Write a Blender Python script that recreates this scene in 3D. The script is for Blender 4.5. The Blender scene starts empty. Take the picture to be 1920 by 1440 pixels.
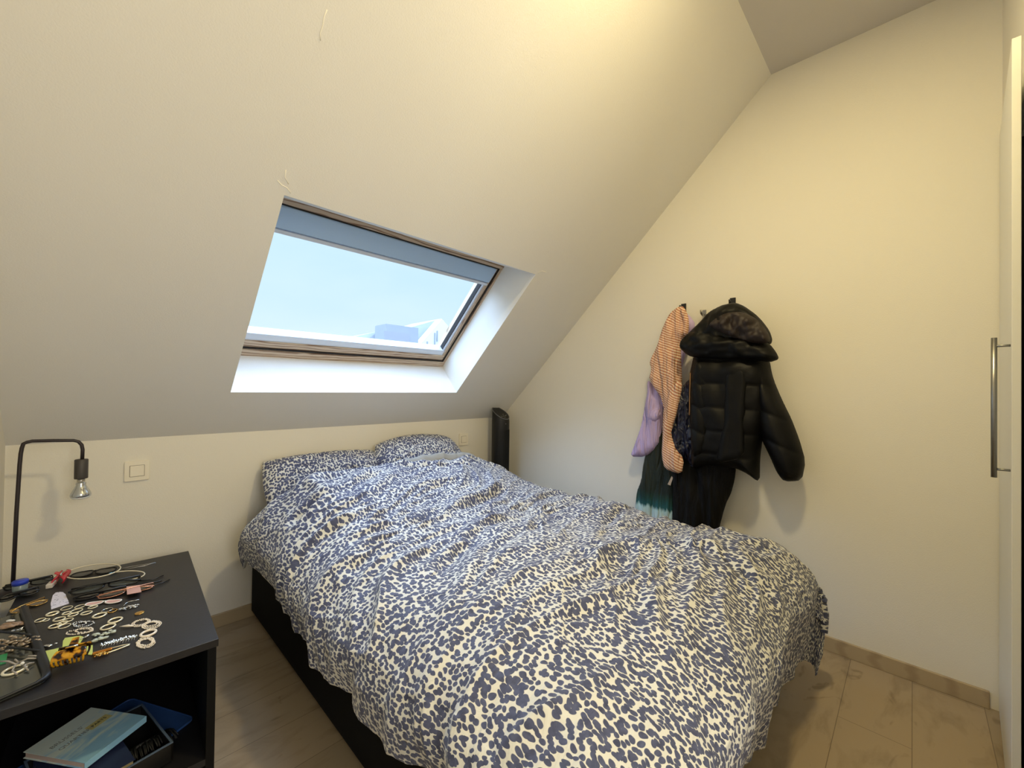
import bpy, bmesh, math, random
import numpy as np
from mathutils import Vector, Matrix, noise as mnoise
random.seed(7)
rng = np.random.default_rng(5)
PI = math.pi
R_ = math.radians
sc = bpy.context.scene
COL = sc.collection

# ------------------------------------------------------------------ the room
CAMZ = 1.15
YK, ZK = 2.363, 0.9176        # knee wall plane and height
XR, XL = 2.3227, -0.2077      # right and left wall planes
ZC, YC = 2.7126, 0.5051       # flat ceiling height, ridge of slope and ceiling
YB = -0.233                   # rear wall plane
SA = math.atan2(ZC - ZK, YK - YC)
SL = math.hypot(ZC - ZK, YK - YC)

# ------------------------------------------------------------------ camera
FPX, YAW, PITCH, ROLL = 772.54, 0.7720, 0.0101, 0.0128
cy_, sy_ = math.cos(YAW), math.sin(YAW)
F0 = Vector((cy_, sy_, 0)); R0 = Vector((sy_, -cy_, 0)); U0 = Vector((0, 0, 1))
FW = F0 * math.cos(PITCH) + U0 * math.sin(PITCH)
U1 = -F0 * math.sin(PITCH) + U0 * math.cos(PITCH)
RT = R0 * math.cos(ROLL) + U1 * math.sin(ROLL)
UP = U1 * math.cos(ROLL) - R0 * math.sin(ROLL)
cam = bpy.data.cameras.new('camera'); co = bpy.data.objects.new('camera', cam); COL.objects.link(co)
M = Matrix((( RT.x, UP.x, -FW.x, 0), (RT.y, UP.y, -FW.y, 0), (RT.z, UP.z, -FW.z, CAMZ), (0, 0, 0, 1)))
co.matrix_world = M
cam.sensor_width = 36; cam.sensor_fit = 'HORIZONTAL'; cam.lens = 36 * FPX / 1920
cam.clip_start = 0.02; cam.clip_end = 500
sc.camera = co

def at(u, v, ax, val):
    """measure: the point of the plane (axis ax = val) seen at u, v in the photograph"""
    d = FW + RT * ((u - 960) / FPX) - UP * ((v - 720) / FPX)
    t = (val - (0, 0, CAMZ)[ax]) / d[ax]
    return Vector((0, 0, CAMZ)) + d * t

# ------------------------------------------------------------------ helpers
def tag(o, label=None, cat=None, group=None, kind=None):
    if label: o['label'] = label
    if cat: o['category'] = cat
    if group: o['group'] = group
    if kind: o['kind'] = kind
    return o

def thing(name, label, cat, loc=(0, 0, 0), rz=0.0, group=None):
    o = bpy.data.objects.new(name, None); COL.objects.link(o)
    o.location = loc; o.rotation_euler = (0, 0, rz); o.empty_display_size = 0.05
    return tag(o, label, cat, group)

def link(name, me, mats, parent=None, smooth=True):
    o = bpy.data.objects.new(name, me); COL.objects.link(o)
    for m in (mats if isinstance(mats, (list, tuple)) else [mats]): me.materials.append(m)
    if smooth:
        for p in me.polygons: p.use_smooth = True
    if parent: o.parent = parent
    return o

def obj(name, bm, mats, parent=None, smooth=False, bevel=0.0, seg=2):
    bmesh.ops.recalc_face_normals(bm, faces=bm.faces[:])
    me = bpy.data.meshes.new(name); bm.to_mesh(me); bm.free()
    o = link(name, me, mats, parent, smooth)
    if bevel > 0:
        b = o.modifiers.new('bevel', 'BEVEL'); b.width = bevel; b.segments = seg; b.limit_method = 'ANGLE'
        b.angle_limit = R_(35)
    return o

def NB(): return bmesh.new()

def box(bm, a, b, mi=0):
    x0, y0, z0 = a; x1, y1, z1 = b
    vs = [bm.verts.new(p) for p in ((x0,y0,z0),(x1,y0,z0),(x1,y1,z0),(x0,y1,z0),(x0,y0,z1),(x1,y0,z1),(x1,y1,z1),(x0,y1,z1))]
    for f in ((0,3,2,1),(4,5,6,7),(0,1,5,4),(1,2,6,5),(2,3,7,6),(3,0,4,7)):
        bm.faces.new([vs[i] for i in f]).material_index = mi
    return vs

def hexa(bm, pts, mi=0):
    vs = [bm.verts.new(p) for p in pts]
    for f in ((0,3,2,1),(4,5,6,7),(0,1,5,4),(1,2,6,5),(2,3,7,6),(3,0,4,7)):
        bm.faces.new([vs[i] for i in f]).material_index = mi

def tube(bm, pts, r, n=10, closed=False, mi=0, flat=1.0):
    pts = [Vector(p) for p in pts]; N = len(pts)
    rad = r if isinstance(r, (list, tuple)) else [r] * N
    rings = []; prev = None
    for i, p in enumerate(pts):
        if closed: t = pts[(i+1) % N] - pts[i-1]
        else: t = pts[min(i+1, N-1)] - pts[max(i-1, 0)]
        t.normalize()
        if prev is None:
            a = Vector((0, 0, 1)) if abs(t.z) < .9 else Vector((1, 0, 0))
            nrm = (a - t * a.dot(t)).normalized()
        else:
            nrm = (prev - t * prev.dot(t)).normalized()
        prev = nrm; bn = t.cross(nrm)
        rings.append([bm.verts.new(p + (nrm * math.cos(2*PI*k/n) * flat + bn * math.sin(2*PI*k/n)) * rad[i]) for k in range(n)])
    for i in range(N if closed else N - 1):
        A, B = rings[i], rings[(i+1) % N]
        for k in range(n):
            f = bm.faces.new((A[k], A[(k+1) % n], B[(k+1) % n], B[k])); f.material_index = mi
    if not closed:
        bm.faces.new(rings[0][::-1]).material_index = mi; bm.faces.new(rings[-1]).material_index = mi

def lathe(bm, prof, c=(0, 0, 0), n=24, mi=0, axis='z'):
    rings = []
    for r, h in prof:
        ring = []
        for k in range(n):
            a = 2*PI*k/n; p = (r*math.cos(a), r*math.sin(a), h)
            ring.append(bm.verts.new((p[0]+c[0], p[1]+c[1], p[2]+c[2])))
        rings.append(ring)
    for A, B in zip(rings, rings[1:]):
        for k in range(n):
            bm.faces.new((A[k], A[(k+1) % n], B[(k+1) % n], B[k])).material_index = mi
    if prof[0][0] > 1e-5: bm.faces.new(rings[0][::-1]).material_index = mi
    if prof[-1][0] > 1e-5: bm.faces.new(rings[-1]).material_index = mi

def ball(bm, c, r, mi=0, sub=1, sc_=(1, 1, 1)):
    g = bmesh.ops.create_icosphere(bm, subdivisions=sub, radius=r)
    for v in g['verts']:
        v.co = Vector((v.co.x*sc_[0], v.co.y*sc_[1], v.co.z*sc_[2])) + Vector(c)
    for v in g['verts']:
        for f in v.link_faces: f.material_index = mi

def prism(bm, poly, z0, z1, mi=0):
    a = [bm.verts.new((p[0], p[1], z0)) for p in poly]; b = [bm.verts.new((p[0], p[1], z1)) for p in poly]
    bm.faces.new(a[::-1]).material_index = mi; bm.faces.new(b).material_index = mi
    n = len(poly)
    for i in range(n): bm.faces.new((a[i], a[(i+1) % n], b[(i+1) % n], b[i])).material_index = mi

def rrect(w, h, r, n=5, cx=0, cy=0):
    out = []
    for sx, sy, a0 in ((1, 1, 0), (-1, 1, 90), (-1, -1, 180), (1, -1, 270)):
        for k in range(n + 1):
            a = R_(a0 + 90 * k / n)
            out.append((cx + sx*(w/2 - r) + r*math.cos(a), cy + sy*(h/2 - r) + r*math.sin(a)))
    return out

def text_mesh(s, size):
    cu = bpy.data.curves.new('lettering', 'FONT'); cu.body = s; cu.size = size; cu.align_x = 'CENTER'; cu.align_y = 'CENTER'
    cu.extrude = 0.0002
    o = bpy.data.objects.new('lettering', cu); COL.objects.link(o)
    dg = bpy.context.evaluated_depsgraph_get()
    me = bpy.data.meshes.new_from_object(o.evaluated_get(dg))
    bpy.data.objects.remove(o); bpy.data.curves.remove(cu)
    return me

# ------------------------------------------------------------------ materials
def s2l(c):
    return tuple(((x/255)/12.92 if x/255 <= .04045 else ((x/255+.055)/1.055)**2.4) for x in c)

MATS = {}
def mat(name, rgb, rough=.5, metal=0.0, var=.06, vscale=30, bump=0.0, bscale=200, spec=.5, trans=0.0, alpha=1.0, coat=0.0, sheen=0.0):
    if name in MATS: return MATS[name]
    m = bpy.data.materials.new(name); m.use_nodes = True
    nt = m.node_tree; N = nt.nodes; L = nt.links; p = N['Principled BSDF']
    c = s2l(rgb)
    tc = N.new('ShaderNodeTexCoord')
    nz = N.new('ShaderNodeTexNoise'); nz.inputs['Scale'].default_value = vscale; nz.inputs['Detail'].default_value = 4
    L.new(tc.outputs['Object'], nz.inputs['Vector'])
    mx = N.new('ShaderNodeMix'); mx.data_type = 'RGBA'
    mx.inputs[6].default_value = tuple(x*(1-var) for x in c) + (1,)
    mx.inputs[7].default_value = tuple(min(1, x*(1+var)) for x in c) + (1,)
    L.new(nz.outputs['Fac'], mx.inputs[0]); L.new(mx.outputs[2], p.inputs['Base Color'])
    p.inputs['Roughness'].default_value = rough; p.inputs['Metallic'].default_value = metal
    p.inputs['Specular IOR Level'].default_value = spec
    p.inputs['Transmission Weight'].default_value = trans; p.inputs['Alpha'].default_value = alpha
    p.inputs['Coat Weight'].default_value = coat; p.inputs['Sheen Weight'].default_value = sheen
    if bump > 0:
        nb = N.new('ShaderNodeTexNoise'); nb.inputs['Scale'].default_value = bscale; nb.inputs['Detail'].default_value = 3
        L.new(tc.outputs['Object'], nb.inputs['Vector'])
        bp = N.new('ShaderNodeBump'); bp.inputs['Strength'].default_value = bump; bp.inputs['Distance'].default_value = .002
        L.new(nb.outputs['Fac'], bp.inputs['Height']); L.new(bp.outputs['Normal'], p.inputs['Normal'])
    MATS[name] = m
    return m

def nodes(name):
    m = bpy.data.materials.new(name); m.use_nodes = True
    MATS[name] = m
    return m, m.node_tree.nodes, m.node_tree.links, m.node_tree.nodes['Principled BSDF']

def ramp(N, stops, interp='LINEAR'):
    r = N.new('ShaderNodeValToRGB'); cr = r.color_ramp; cr.interpolation = interp
    while len(cr.elements) < len(stops): cr.elements.new(.5)
    for e, (p, c) in zip(cr.elements, stops): e.position = p; e.color = tuple(c) + (1,) if len(c) == 3 else c
    return r

paint = mat('white_wall_paint', (226, 223, 214), .75, var=.015, vscale=3, bump=.35, bscale=260, spec=.25)
paint_slope = mat('white_ceiling_paint', (224, 222, 216), .8, var=.015, vscale=3, bump=.3, bscale=240, spec=.2)
door_white = mat('white_lacquer', (226, 226, 220), .4, var=.01)
carcass_in = mat('dark_walnut_interior', (52, 30, 18), .5)
plate_white = mat('cream_white_plastic', (232, 226, 210), .35, var=.01)
steel = mat('brushed_steel', (150, 150, 148), .32, metal=1, var=.08, vscale=60)
black_top = mat('black_brown_veneer', (25, 24, 27), .42, var=.12, vscale=40, bump=.15, bscale=120, spec=.5)
black_int = mat('black_board', (9, 9, 10), .6, var=.1, spec=.2)
black_fab = mat('black_bed_fabric', (11, 11, 14), .9, var=.2, vscale=200, bump=.3, bscale=600, spec=.2)
black_pl = mat('black_plastic', (14, 14, 16), .3, var=.05)
black_soft = mat('black_matte_plastic', (9, 9, 11), .5, var=.08)
grey_metal = mat('dark_grey_metal', (58, 52, 54), .45, metal=.5, var=.08)

# floor boards
def make_floor():
    m, N, L, p = nodes('greige_laminate_boards')
    tc = N.new('ShaderNodeTexCoord')
    br = N.new('ShaderNodeTexBrick'); br.inputs['Scale'].default_value = 1
    br.inputs['Brick Width'].default_value = 1.15; br.inputs['Row Height'].default_value = .19
    br.inputs['Mortar Size'].default_value = .0012; br.inputs['Mortar Smooth'].default_value = .2
    br.inputs['Color1'].default_value = s2l((162, 145, 120)) + (1,); br.inputs['Color2'].default_value = s2l((149, 134, 111)) + (1,)
    br.inputs['Mortar'].default_value = s2l((116, 102, 84)) + (1,); br.offset = .37
    L.new(tc.outputs['Object'], br.inputs['Vector'])
    mp = N.new('ShaderNodeMapping'); mp.inputs['Scale'].default_value = (2.0, 5.5, 1)
    L.new(tc.outputs['Object'], mp.inputs['Vector'])
    g = N.new('ShaderNodeTexNoise'); g.inputs['Scale'].default_value = 2.2; g.inputs['Detail'].default_value = 8; g.inputs['Roughness'].default_value = .6
    g.inputs['Distortion'].default_value = .6
    L.new(mp.outputs[0], g.inputs['Vector'])
    r1 = ramp(N, [(.30, (.72, .70, .67)), (.5, (1, 1, 1)), (.8, (1.0, .98, .95))]); L.new(g.outputs['Fac'], r1.inputs[0])
    mp2 = N.new('ShaderNodeMapping'); mp2.inputs['Scale'].default_value = (4, 9, 1); L.new(tc.outputs['Object'], mp2.inputs['Vector'])
    k = N.new('ShaderNodeTexNoise'); k.inputs['Scale'].default_value = 1.3; k.inputs['Detail'].default_value = 3; k.inputs['Distortion'].default_value = 1.5
    L.new(mp2.outputs[0], k.inputs['Vector'])
    r2 = ramp(N, [(.27, (.55, .52, .48)), (.36, (1, 1, 1)), (1, (1, 1, 1))]); L.new(k.outputs['Fac'], r2.inputs[0])
    m1 = N.new('ShaderNodeMix'); m1.data_type = 'RGBA'; m1.blend_type = 'MULTIPLY'; m1.inputs[0].default_value = 1
    m2 = N.new('ShaderNodeMix'); m2.data_type = 'RGBA'; m2.blend_type = 'MULTIPLY'; m2.inputs[0].default_value = .7
    L.new(br.outputs['Color'], m1.inputs[6]); L.new(r1.outputs[0], m1.inputs[7])
    L.new(m1.outputs[2], m2.inputs[6]); L.new(r2.outputs[0], m2.inputs[7]); L.new(m2.outputs[2], p.inputs['Base Color'])
    p.inputs['Roughness'].default_value = .5
    bp = N.new('ShaderNodeBump'); bp.inputs['Strength'].default_value = .25; bp.inputs['Distance'].default_value = .001
    L.new(br.outputs['Fac'], bp.inputs['Height']); bp.invert = True; L.new(bp.outputs['Normal'], p.inputs['Normal'])
    return m
floor_mat = make_floor()

def wood(name, c1, c2, axis_scale, scale=3.0, rough=.5, dist=6, bd='Y'):
    m, N, L, p = nodes(name)
    tc = N.new('ShaderNodeTexCoord'); mp = N.new('ShaderNodeMapping'); mp.inputs['Scale'].default_value = axis_scale
    L.new(tc.outputs['Object'], mp.inputs['Vector'])
    w = N.new('ShaderNodeTexWave'); w.inputs['Scale'].default_value = scale; w.inputs['Distortion'].default_value = dist
    w.inputs['Detail'].default_value = 3; w.inputs['Detail Scale'].default_value = .6; w.bands_direction = bd
    L.new(mp.outputs[0], w.inputs['Vector'])
    r = ramp(N, [(0, s2l(c2)), (.35, s2l(c1)), (1, s2l(c1))]); L.new(w.outputs['Fac'], r.inputs[0])
    L.new(r.outputs[0], p.inputs['Base Color']); p.inputs['Roughness'].default_value = rough
    return m
base_mat = wood('greige_baseboard', (172, 155, 126), (156, 138, 112), (1, 1, 6), 3, .5, 4)
pine = wood('pine_window_wood', (196, 176, 152), (128, 98, 76), (2.2, 12, 12), 2.2, .45, 9)
pine_side = wood('pine_window_wood_upright', (196, 176, 152), (128, 98, 76), (12, 2.2, 2.2), 2.2, .45, 9, 'X')
pine_dark = wood('shadowed_pine_edge', (120, 88, 62), (92, 64, 44), (2, 20, 20), 3, .5, 4)

# leopard print on cloth coordinates
def leopard():
    m, N, L, p = nodes('leopard_print_cotton')
    uv = N.new('ShaderNodeUVMap')
    def vec(op, a, b=None, s=None):
        n = N.new('ShaderNodeVectorMath'); n.operation = op
        L.new(a, n.inputs[0])
        if b is not None: L.new(b, n.inputs[1])
        if s is not None: n.inputs['Scale'].default_value = s
        return n
    def mth(op, a, b):
        n = N.new('ShaderNodeMath'); n.operation = op
        for i, x in enumerate((a, b)):
            if x is None: continue
            if isinstance(x, (int, float)): n.inputs[i].default_value = x
            else: L.new(x, n.inputs[i])
        return n.outputs[0]
    wn = N.new('ShaderNodeTexNoise'); wn.inputs['Scale'].default_value = 40; wn.inputs['Detail'].default_value = 1
    L.new(uv.outputs[0], wn.inputs['Vector'])
    sub = N.new('ShaderNodeVectorMath'); sub.operation = 'SUBTRACT'; sub.inputs[1].default_value = (.5, .5, .5); L.new(wn.outputs['Color'], sub.inputs[0])
    ws = vec('SCALE', sub.outputs[0], s=.014)
    wv = vec('ADD', uv.outputs[0], ws.outputs[0])
    mp = N.new('ShaderNodeMapping'); mp.inputs['Scale'].default_value = (1.22, .92, 1); L.new(wv.outputs[0], mp.inputs['Vector'])
    v1 = N.new('ShaderNodeTexVoronoi'); v1.voronoi_dimensions = '2D'; v1.feature = 'SMOOTH_F1'; v1.inputs['Scale'].default_value = 76; v1.inputs['Randomness'].default_value = .82
    v1.inputs['Smoothness'].default_value = .07
    L.new(mp.outputs[0], v1.inputs['Vector'])
    n2 = N.new('ShaderNodeTexNoise'); n2.inputs['Scale'].default_value = 26; n2.inputs['Detail'].default_value = 1; L.new(uv.outputs[0], n2.inputs['Vector'])
    n3 = N.new('ShaderNodeTexNoise'); n3.inputs['Scale'].default_value = 8; n3.inputs['Detail'].default_value = 0; L.new(uv.outputs[0], n3.inputs['Vector'])
    thr = mth('ADD', mth('MULTIPLY', mth('SUBTRACT', n2.outputs['Fac'], .5), .36), .505)
    thr = mth('ADD', thr, mth('MULTIPLY', mth('SUBTRACT', n3.outputs['Fac'], .5), .20))
    mask = mth('MULTIPLY', mth('SUBTRACT', thr, v1.outputs['Distance']), 16)
    cl = N.new('ShaderNodeClamp'); L.new(mask, cl.inputs[0])
    cn = N.new('ShaderNodeTexNoise'); cn.inputs['Scale'].default_value = 60; L.new(uv.outputs[0], cn.inputs['Vector'])
    dk = ramp(N, [(.3, s2l((58, 63, 90))), (.7, s2l((80, 87, 118)))]); L.new(cn.outputs['Fac'], dk.inputs[0])
    mx = N.new('ShaderNodeMix'); mx.data_type = 'RGBA'
    L.new(cl.outputs[0], mx.inputs[0]); mx.inputs[6].default_value = s2l((208, 208, 202)) + (1,); L.new(dk.outputs[0], mx.inputs[7])
    L.new(mx.outputs[2], p.inputs['Base Color'])
    p.inputs['Roughness'].default_value = .7; p.inputs['Sheen Weight'].default_value = .15; p.inputs['Specular IOR Level'].default_value = .3
    # fine creases
    f = N.new('ShaderNodeTexNoise'); f.inputs['Scale'].default_value = 16; f.inputs['Detail'].default_value = 5; f.inputs['Distortion'].default_value = 1.5
    mp3 = N.new('ShaderNodeMapping'); mp3.inputs['Scale'].default_value = (.45, 1.5, 1); L.new(uv.outputs[0], mp3.inputs['Vector']); L.new(mp3.outputs[0], f.inputs['Vector'])
    bp = N.new('ShaderNodeBump'); bp.inputs['Strength'].default_value = .7; bp.inputs['Distance'].default_value = .012
    L.new(f.outputs['Fac'], bp.inputs['Height']); L.new(bp.outputs['Normal'], p.inputs['Normal'])
    return m
leo = leopard()

# ------------------------------------------------------------------ setting
def struct(name, bm, m, parent=None, bevel=0):
    o = obj(name, bm, m, parent, bevel=bevel)
    if parent is None: o['kind'] = 'structure'
    return o

T = .12
b = NB(); box(b, (XL - T, YB - 1.0, -T), (XR + T, YK + T, 0)); struct('floor', b, floor_mat)
b = NB(); box(b, (XL - T, YK, 0), (XR + T, YK + T, ZK)); struct('wall_back', b, paint)
# gable walls (left, right): pentagons
def gable(x0, x1):
    bm = NB()
    prof = [(YB - 1.0, 0), (YK + T, 0), (YK + T, ZK), (YK, ZK), (YC, ZC), (YC, ZC + T), (YB - 1.0, ZC + T)]
    a = [bm.verts.new((x0, y, z)) for y, z in prof]; c = [bm.verts.new((x1, y, z)) for y, z in prof]
    bm.faces.new(a); bm.faces.new(c[::-1])
    for i in range(len(prof)): bm.faces.new((a[i], c[i], c[(i+1) % len(prof)], a[(i+1) % len(prof)]))
    return bm
struct('wall_right', gable(XR, XR + T), paint)
struct('wall_left', gable(XL - T, XL), paint)
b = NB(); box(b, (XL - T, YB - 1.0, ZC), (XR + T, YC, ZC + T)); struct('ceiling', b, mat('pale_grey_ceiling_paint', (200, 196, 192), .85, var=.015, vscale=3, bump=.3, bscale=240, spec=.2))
# sloping ceiling with the skylight opening; local coordinates x, s (up the slope), d (outwards)
ES = Vector((0, -math.cos(SA), math.sin(SA))); ED = Vector((0, math.sin(SA), math.cos(SA))); OS = Vector((0, YK, ZK))
def sl(x, s, d): return Vector((x, 0, 0)) + OS + ES * s + ED * d
WX0, WX1, WS0, WS1 = .437, 1.692, .285, 1.231
WS1i = 1.121; DD = .235
b = NB()
def slab(bm, x0, x1, s0, s1, s0d=None, s1d=None, d0=0, d1=DD):
    s0d = s0 if s0d is None else s0d; s1d = s1 if s1d is None else s1d
    hexa(bm, [sl(x0, s0, d0), sl(x1, s0, d0), sl(x1, s1, d0), sl(x0, s1, d0), sl(x0, s0d, d1), sl(x1, s0d, d1), sl(x1, s1d, d1), sl(x0, s1d, d1)])
slab(b, XL - T, WX0, 0, SL); slab(b, WX1, XR + T, 0, SL); slab(b, WX0, WX1, 0, WS0, 0, WS0 + .008); slab(b, WX0, WX1, WS1, SL, WS1i, SL)
slope = struct('ceiling_slope', b, paint_slope)
# hairline cracks in the plaster
crack = mat('filled_plaster_crack', (236, 232, 220), .9)
def slope_px(u, v, dd=0.0):
    d = FW + RT * ((u - 960) / FPX) - UP * ((v - 720) / FPX)
    o = Vector((0, 0, CAMZ)); t = ((OS - o).dot(ED) + dd) / d.dot(ED)
    return o + d * t
for pl in ([(613, 18), (607, 32), (605, 48), (600, 62), (601, 76)], [(545, 362), (538, 352), (528, 347), (520, 338)], [(541, 345), (534, 332), (536, 318)], [(1008, 512), (1016, 508), (1024, 510)]):
    b = NB(); tube(b, [slope_px(*q, 0) for q in pl], .0016, 6); obj('plaster_crack', b, crack, slope, True)

# rear wall: above and beside the built-in wardrobe niche, doorway opening around the camera
WDX = 1.62; WDT = 2.07
b = NB()
box(b, (WDX, YB - .1, WDT + .03), (XR, YB, ZC)); box(b, (.85, YB - .1, 0), (WDX - .0, YB, ZC)); box(b, (XL, YB - .1, 2.15), (.85, YB, ZC))
struct('wall_rear', b, paint)
b = NB(); box(b, (XL - T, YB - 1.0 - T, 0), (XR + T, YB - 1.0, ZC)); struct('wall_hall', b, paint)

BH, BT = .0625, .013
b = NB(); box(b, (XL, YK - BT, 0), (XR - BT, YK, BH)); struct('baseboard_back', b, base_mat, bevel=.002)
b = NB(); box(b, (XR - BT, YB + .03, 0), (XR, .62, BH)); box(b, (XR - BT, .6205, 0), (XR, YK, BH)); struct('baseboard_right', b, base_mat, bevel=.002)
b = NB(); box(b, (XL, YB, 0), (XL + BT, YK - BT, BH)); struct('baseboard_left', b, base_mat, bevel=.002)

# ------------------------------------------------------------------ skylight
win = bpy.data.objects.new('window_1', None); COL.objects.link(win); win['kind'] = 'structure'
win.location = sl((WX0+WX1)/2, WS0, DD)
WI = Matrix.Translation(win.location).inverted()
def wpart(name, bm, m, bevel=0, parent=None, smooth=False):
    for v in bm.verts: v.co = WI @ v.co
    return obj(name, bm, m, parent or win, smooth, bevel)
def sbox(bm, x0, x1, s0, s1, d0, d1, mi=0):
    hexa(bm, [sl(x0, s0, d0), sl(x1, s0, d0), sl(x1, s1, d0), sl(x0, s1, d0), sl(x0, s0, d1), sl(x1, s0, d1), sl(x1, s1, d1), sl(x0, s1, d1)], mi)
def ringbox(bm, x0, x1, s0, s1, w, d0, d1, wt=None, wb=None):
    wt = w if wt is None else wt; wb = w if wb is None else wb
    sbox(bm, x0, x1, s0, s0 + wb, d0, d1); sbox(bm, x0, x1, s1 - wt, s1, d0, d1)
    sbox(bm, x0, x0 + w, s0 + wb, s1 - wt, d0, d1); sbox(bm, x1 - w, x1, s0 + wb, s1 - wt, d0, d1)
fs0, fs1 = WS0 + .008, WS1i
def ring4(bm, x0, x1, s0, s1, wx, wb, wt, d0, d1, mi=0):
    sbox(bm, x0, x1, s0, s0 + wb, d0, d1); sbox(bm, x0, x1, s1 - wt, s1, d0, d1)
    sbox(bm, x0, x0 + wx, s0 + wb, s1 - wt, d0, d1, mi); sbox(bm, x1 - wx, x1, s0 + wb, s1 - wt, d0, d1, mi)
b = NB(); ring4(b, WX0 - .02, WX1 + .02, fs0 - .02, fs1 + .02, .034, .060, .044, DD, DD + .12, 1); wpart('window_frame', b, [pine, pine_side], .001)
gx0, gx1, gs0, gs1 = WX0 + .017, WX1 - .017, fs0 + .044, fs1 - .026
b = NB(); ring4(b, gx0, gx1, gs0, gs1, .022, .044, .040, DD + .012, DD + .11, 1); wpart('window_sash', b, [pine, pine_side], .002)
dark_seal = mat('dark_rubber_seal', (30, 24, 22), .7)
b = NB(); ring4(b, gx0 - .0005, gx1 + .0005, gs0 - .001, gs1 + .001, .0065, .0075, .0075, DD + .0045, DD + .02); wpart('window_seal', b, dark_seal)
alu = mat('pale_aluminium', (205, 212, 222), .4, metal=.2, var=.02)
ix0, ix1, is0, is1 = gx0 + .022, gx1 - .022, gs0 + .044, gs1 - .040
b = NB()
for xa, xb in ((ix0, ix0 + .014), (ix1 - .014, ix1)): sbox(b, xa, xb, is0, is1, DD + .022, DD + .06)
wpart('blind_rail', b, alu, .001)
b = NB()
for xa, xb in ((ix0 + .016, ix0 + .019), (ix1 - .019, ix1 - .016)): sbox(b, xa, xb, is0, is1, DD + .03, DD + .06)
wpart('rubber_strip', b, dark_seal)
b = NB(); sbox(b, ix0, ix1, is0 - .002, is0 + .042, DD + .018, DD + .07); wpart('glazing_bead', b, alu, .002)
blind_box = mat('blue_grey_blind_fabric', (168, 196, 226), .7, var=.03, vscale=300)
b = NB(); sbox(b, ix0 - .016, ix1 + .002, 0.990, 1.088, DD - .002, DD + .075)
cas = wpart('blind_cassette', b, blind_box, .006)
b = NB(); sbox(b, ix0 + .002, ix1 - .006, .970, .987, DD - .004, DD + .042); wpart('blind_pull_bar', b, alu, .003)
# glass
gm, N, L, p = nodes('clear_window_glass')
N.remove(p)
tr = N.new('ShaderNodeBsdfTransparent'); tr.inputs[0].default_value = (.95, .98, .98, 1)
gl = N.new('ShaderNodeBsdfGlossy'); gl.inputs['Roughness'].default_value = .02
lw = N.new('ShaderNodeLayerWeight'); lw.inputs[0].default_value = .5
fr = N.new('ShaderNodeMath'); fr.operation = 'POWER'; fr.inputs[1].default_value = 5; L.new(lw.outputs['Facing'], fr.inputs[0])
ms = N.new('ShaderNodeMixShader'); L.new(fr.outputs[0], ms.inputs[0]); L.new(tr.outputs[0], ms.inputs[1]); L.new(gl.outputs[0], ms.inputs[2])
L.new(ms.outputs[0], N['Material Output'].inputs[0])
b = NB(); sbox(b, ix0 - .01, ix1 + .01, is0 - .01, is1 + .02, DD + .075, DD + .079); wpart('window_pane', b, gm)

# ------------------------------------------------------------------ outside: house seen through the skylight
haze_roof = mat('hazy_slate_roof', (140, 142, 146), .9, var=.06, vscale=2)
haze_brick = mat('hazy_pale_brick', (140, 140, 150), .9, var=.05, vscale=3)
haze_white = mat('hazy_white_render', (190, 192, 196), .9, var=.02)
hs = thing('house', 'neighbouring house with slate roof, wide chimney and white gable beyond the skylight', 'house', (14, 25, -6))
HI = Matrix.Translation(Vector((14, 25, -6))).inverted()
def hpart(name, bm, m, parent=None):
    for v in bm.verts: v.co = HI @ v.co
    return obj(name, bm, m, parent or hs)
def P3(u, v, Y): return at(u, v, 1, Y)
b = NB()   # long slate roof sloping down to the left, ridge climbing to the gable at the right
A0 = P3(560, 652, 25); A1 = P3(708, 622, 25); A2 = P3(769, 614, 25); A3 = P3(829, 597, 25)
def drop(p, z, y=0): return Vector((p.x, p.y + y, z))
top = [A0, A1, A2, A3]
for i in range(3):
    p, q = top[i], top[i+1]
    hexa(b, [drop(p, 1.0, -1), drop(q, 1.0, -1), drop(q, 1.0, 7), drop(p, 1.0, 7), p, q, drop(q, q.z, 4), drop(p, p.z, 4)])
hpart('roof', b, haze_roof)
b = NB(); c0 = P3(709, 610, 24.2); c1 = P3(769, 613, 24.2); box(b, (c0.x, 23.2, 1), (c1.x, 24.6, c0.z)); ch = hpart('chimney', b, haze_roof)
b = NB(); c0 = P3(721, 620, 23.1); c1 = P3(768, 620, 23.1); box(b, (c0.x, 23.1, 1), (c1.x, 23.19, c0.z)); hpart('chimney_face', b, haze_brick, ch)
b = NB(); g0 = P3(780, 655, 23.6); g1 = P3(829, 597, 23.6); g2 = P3(880, 655, 23.6)
for_y = (23.6, 24.4)
pts = [(g0.x, -6), (g2.x, -6), (g2.x, g2.z), (g1.x, g1.z - .05), (g0.x, g0.z)]
a = [b.verts.new((x, for_y[0], z)) for x, z in pts]; c = [b.verts.new((x, for_y[1], z)) for x, z in pts]
b.faces.new(a); b.faces.new(c[::-1])
for i in range(5): b.faces.new((a[i], c[i], c[(i+1) % 5], a[(i+1) % 5]))
hpart('gable_wall', b, haze_white)
for u, v0, v1 in ((801, 640, 655), (815, 624, 650), (819.5, 620, 640)):
    q0 = P3(u, v0, 23.55); q1 = P3(u + 1.4, v1, 23.55); b = NB(); box(b, (q0.x, 23.54, q1.z), (q1.x, 23.7, q0.z)); hpart('window', b, haze_roof)
b = NB(); box(b, (3, 23.9, -6), (17, 31, 1.2)); hpart('wall', b, haze_brick)

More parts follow.
